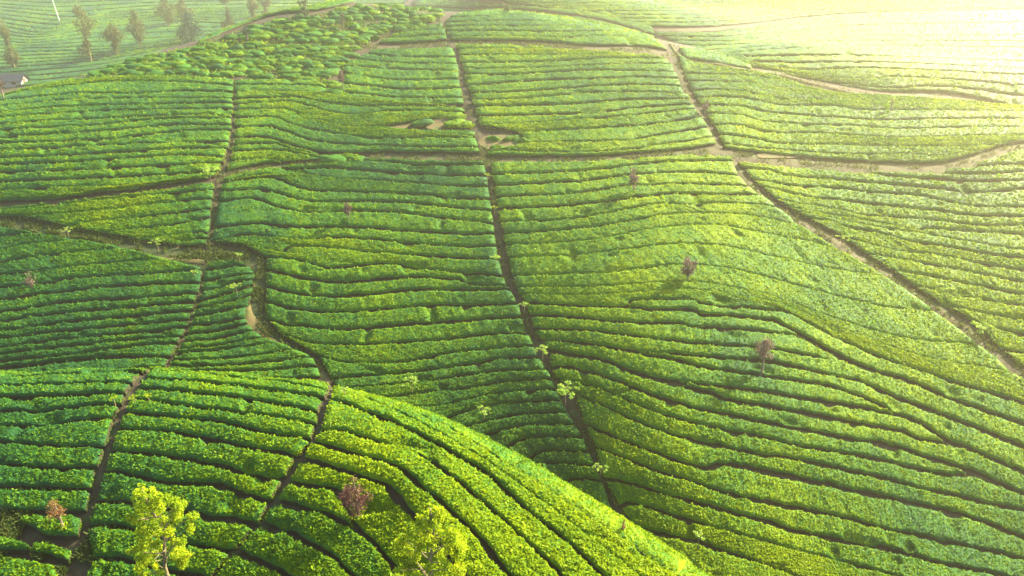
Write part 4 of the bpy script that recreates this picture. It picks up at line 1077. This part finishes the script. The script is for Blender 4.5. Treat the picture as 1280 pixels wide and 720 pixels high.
ux = [0, 30, 80, 120, 155, 200, 240, 270, 300, 345, 400, 440, 530]; uy = [117, 107, 94, 83, 71, 60, 53, 44, 32, 18, 11, 1, -6]
lx = [0, 28, 90, 150, 290, 405, 425, 440, 470, 500, 530, 552]; ly = [117, 110, 98, 91, 93, 98, 84, 62, 47, 38, 29, 20]
nb = 0
for yy in np.arange(-4, 112, 4.0):
    off = rng.random() * 13
    for xx in np.arange(12 + off, 548, 14.5):
        a, b_ = np.interp(xx, ux, uy), np.interp(xx, lx, ly)
        x_, y_ = xx + rng.normal(0, 2.2), yy + rng.normal(0, 0.9) + 1.5 * math.sin(xx * 0.03)
        if a + 2 < y_ < b_ - 2 and nb < 292 and rng.random() < 0.84 and not (300 < x_ and abs(y_ - np.interp(x_, [310, 484, 600], [47, 55, 51])) < 2.5):
            bush(x_, y_, 0.55 + 0.45 * rng.random(), 0.36 + 0.24 * rng.random(), 'rounded lone tea bush among scattered bushes of the upper left shoulder', 'scattered tea bushes on the upper left shoulder'); nb += 1
def undergrowth():
    px = rng.uniform(-40, 552, 26000); py = rng.uniform(-8, 118, 26000)
    k = (py > np.interp(px, ux, uy) + 1) & (py < np.interp(px, lx, ly) - 0.5)
    x, y = MAIN.cast(px[k], py[k], *RANGE['main']); n_ = len(x)
    z = MAIN.z(x, y) - HEDGE_H + 0.06 + 0.30 * rng.random(n_) * vnoise(x * 0.7, y * 0.7, 71)
    s_ = 0.13 + 0.12 * rng.random(n_)[:, None]
    a = rng.random(n_) * 6.28; t1 = rng.normal(0, 0.5, n_); t2 = rng.normal(0, 0.5, n_)
    ax = np.stack([np.cos(a), np.sin(a), t1], -1) * s_; sx = np.stack([-np.sin(a), np.cos(a), t2], -1) * s_ * 0.5
    c = np.stack([x, y, z], -1)
    q = np.stack([c - ax, c + sx, c + ax, c - sx], 1).reshape(-1, 3)
    t = np.clip(0.15 + 0.5 * vnoise(x * 0.25, y * 0.25, 72) + rng.normal(0, 0.12, n_), 0, 1)
    tag(mesh_obj('undergrowth', q, [np.arange(len(q)).reshape(-1, 4)], [M_TEA], tint=t, smooth=False), 'low green undergrowth between the scattered tea bushes', 'undergrowth', kind='stuff')
undergrowth()
print('BUSHES', nb)
GP = 'tea bushes around the bare patches left of the central path'
for x_, y_, w_, lb in [(463, 147, 0.9, 'tea bush at the left tip of the larger tan bare patch'), (474, 141, 0.9, 'leftmost tea bush along the top of the larger tan bare patch'),
                       (492, 140, 0.7, 'smallest tea bush above the middle of the larger tan bare patch'), (512, 141, 1.0, 'broad tea bush above the right end of the larger bare patch'),
                       (527, 139, 0.8, 'tea bush above the gap between the two tan bare patches'), (528, 150, 1.0, 'tea bush standing in the gap between the two tan bare patches'),
                       (550, 141, 0.8, 'tea bush centred above the smaller tan bare patch'), (571, 142, 0.9, 'tea bush above the right end of the smaller bare patch'),
                       (572, 151, 1.2, 'largest tea bush, right of the smaller bare patch'), (582, 153, 0.8, 'tea bush squeezed between the largest bush and the central path')]:
    bush(x_, y_, w_, 0.55, lb, GP)
GP = 'tea bushes around the bare patch right of the central path'
for x_, y_, w_, lb in [(617, 170, 0.8, 'tea bush touching the central path above the right bare patch'), (640, 169, 0.9, 'tea bush above the middle of the right bare patch'),
                       (652, 172, 0.8, 'tea bush at upper right of the right bare patch'), (662, 174, 0.9, 'tea bush joining the row ends beside the right bare patch'),
                       (622, 181, 0.7, 'small tea bush below the right bare patch near the path')]:
    bush(x_, y_, w_ * 0.8, 0.5, lb, GP)
bush(414, 195, 1.2, 0.6, 'round tea bush at the left end of the widening track', 'tea bushes at the track knot')
bush(436, 193, 1.3, 0.6, 'broad round tea bush right where the wide track begins', 'tea bushes at the track knot')
for x_, y_, w_, lb in [(411, 100, 0.9, 'tea bush at the corner below the scattered bushes, topmost'), (421, 104, 0.8, 'tea bush beside the thin grey-brown tree, left of its crown'),
                       (414, 111, 1.0, 'wide tea bush left of the thin grey-brown tree trunk'), (424, 118, 0.9, 'tea bush below the thin grey-brown tree'), (409, 119, 0.8, 'tea bush where the folding rows meet the thin tree')]:
    bush(x_, y_, w_, 0.5, lb, 'tea bushes around the thin grey-brown tree')
hedge([(246, 50), (290, 27), (340, 10), (380, 2), (432, -8)], [(252, 50), (300, 30), (345, 15), (400, 10), (442, 0)], 'main', 'bright tea hedge on the left skyline above the dark track', 'tea hedge rows on the crest')

# ------------------------------------------------------------------ weeds in the ravine and hollow
def weeds():
    Q, T = [], []
    for curve, wd, layer, cnt in ((RV, 2.6, 'main', 11000), (PE, 0.9, 'main', 2200), (PF, 1.3, 'main', 2600), (PD, 0.8, 'main', 300), (TW, 1.8, 'main', 4500), (TU, 1.6, 'main', 2600), (SB, 2.2, 'main', 3000), ([(-10, 690), (30, 676), (60, 680), (95, 690)], 4.0, 'knoll', 22000)):
        c = resample(off_frame(curve), step=3.0)
        x, y = LAYER[layer].cast(c[:, 0], c[:, 1], *RANGE[layer])
        k = rng.random(cnt) * (len(x) - 1); i = k.astype(int); f = k - i
        X = x[i] * (1 - f) + x[i + 1] * f; Y = y[i] * (1 - f) + y[i + 1] * f
        r = rng.normal(0, 0.42, cnt) * wd; a = rng.random(cnt) * 6.28
        X = X + np.cos(a) * r; Y = Y + np.sin(a) * r
        keep = vnoise(X * 0.9, Y * 0.9, 61) > 0.42
        X, Y = X[keep], Y[keep]; n_ = len(X)
        Z = LAYER[layer].z(X, Y) - HEDGE_H + 0.10
        s = (0.07 + 0.10 * rng.random(n_))[:, None]
        a = rng.random(n_) * 6.28
        side = np.stack([np.cos(a), np.sin(a), np.zeros(n_)], -1) * s * 0.45
        up = np.stack([rng.normal(0, 0.5, n_), rng.normal(0, 0.5, n_), np.ones(n_)], -1) * s * 1.5
        b0 = np.stack([X, Y, Z], -1)
        Q.append(np.stack([b0 - side, b0 + side, b0 + side * 0.2 + up, b0 - side * 0.2 + up], 1).reshape(-1, 3)); T.append(np.clip(rng.normal(0.45, 0.22, n_), 0, 1))
    Q = np.vstack(Q)
    m = leaf_mat('weed_blades', [(0, (0.022, 0.045, 0.012)), (0.5, (0.050, 0.080, 0.018)), (1, (0.12, 0.12, 0.04))], trans=0.3)
    tag(mesh_obj('weeds', Q, [np.arange(len(Q)).reshape(-1, 4)], [m], tint=np.concatenate(T), smooth=False), 'low weeds and grass along the ravine and path edges', 'weeds', kind='stuff')
weeds()

# ------------------------------------------------------------------ house and pole on the far slope
def house():
    x, y, z = spot(15, 104, 'left')
    z -= 0.3
    r = empty('house', (x, y, z)); r.rotation_euler = (0, 0, R(6))
    tag(r, 'small dark-roofed house with pale gable at the far left', 'house')
    L, D, H, P_ = 2.7, 1.5, 1.5, 1.2
    wm = plain_mat('white_plaster', [(0.3, (0.20, 0.18, 0.15)), (0.7, (0.30, 0.28, 0.24))], 1.2, bump=0.1)
    rm = plain_mat('grey_roofing', [(0.3, (0.020, 0.021, 0.027)), (0.7, (0.038, 0.040, 0.050))], 1.5, rough=0.6)
    dm = plain_mat('dark_timber', [(0.3, (0.05, 0.03, 0.02)), (0.7, (0.10, 0.06, 0.04))], 3)
    V = [(-L, -D, -1), (L, -D, -1), (L, D, -1), (-L, D, -1), (-L, -D, H), (L, -D, H), (L, D, H), (-L, D, H), (-L, 0, H + P_), (L, 0, H + P_)]
    mesh_obj('wall', np.array(V), [np.array([(0, 1, 5, 4), (2, 3, 7, 6), (1, 2, 6, 5), (3, 0, 4, 7)]), np.array([(5, 6, 9), (7, 4, 8)])], [wm], smooth=False, parent=r)
    e, th = 0.45, 0.12
    for s in (-1, 1):
        a = np.array([(-L - e, 0, H + P_ + 0.05), (L + e, 0, H + P_ + 0.05), (L + e, s * (D + e), H - 0.22), (-L - e, s * (D + e), H - 0.22)])
        b_ = a + np.array([0, 0, th])
        mesh_obj('roof', np.vstack([a, b_]), [np.array([(0, 1, 2, 3), (4, 5, 6, 7), (0, 1, 5, 4), (1, 2, 6, 5), (2, 3, 7, 6), (3, 0, 4, 7)])], [rm], smooth=False, parent=r)
    def box(name, x0, x1, y0, y1, z0, z1, m):
        V = [(a, b2, c) for a in (x0, x1) for b2 in (y0, y1) for c in (z0, z1)]
        return mesh_obj(name, np.array(V), [np.array([(0, 1, 3, 2), (4, 6, 7, 5), (0, 4, 5, 1), (2, 3, 7, 6), (0, 2, 6, 4), (1, 5, 7, 3)])], [m], smooth=False, parent=r)
    box('door', L - 0.02, L + 0.05, -0.5, 0.4, 0, 1.8, dm)
    box('window', -1.6, -0.6, -D - 0.05, -D + 0.02, 0.7, 1.5, dm)
    box('window', 0.6, 1.6, -D - 0.05, -D + 0.02, 0.7, 1.5, dm)
house()

x, y, z = spot(74, 25, 'left')
hp = height_to((x, y, z), -6)
v, f_ = tube([(0, 0, 0), (-0.35, 0, hp * 0.5), (-0.75, 0, hp)], [0.16, 0.13, 0.10], 8)
o = mesh_obj('pole', v, [f_], [plain_mat('pale_pole', [(0.3, (0.32, 0.33, 0.32)), (0.7, (0.42, 0.43, 0.42))], 2, bump=0)])
o.location = (x, y, z)
tag(o, 'tall slightly leaning white pole on the far left slope', 'pole')

# ------------------------------------------------------------------ haze
def build_haze():
    x0, x1, y0, y1, z0, z1 = -3100, 3100, -450, 4100, cz(-47), cz(9)
    V = [(x, y, z) for x in (x0, x1) for y in (y0, y1) for z in (z0, z1)]
    F = np.array([(0, 1, 3, 2), (4, 6, 7, 5), (0, 4, 5, 1), (2, 3, 7, 6), (0, 2, 6, 4), (1, 5, 7, 3)])
    m, n, l = mat('morning_haze')
    p = n.new('ShaderNodeVolumePrincipled')
    p.inputs['Color'].default_value = (1.0, 0.93, 0.60, 1)
    p.inputs['Density'].default_value = HAZE_DENSITY
    p.inputs['Anisotropy'].default_value = HAZE_G
    o = n.new('ShaderNodeOutputMaterial'); l.new(p.outputs[0], o.inputs['Volume'])
    tag(mesh_obj('haze', V, [F], [m], smooth=False), 'pale morning haze glowing towards the sun', 'haze', kind='stuff')
build_haze()
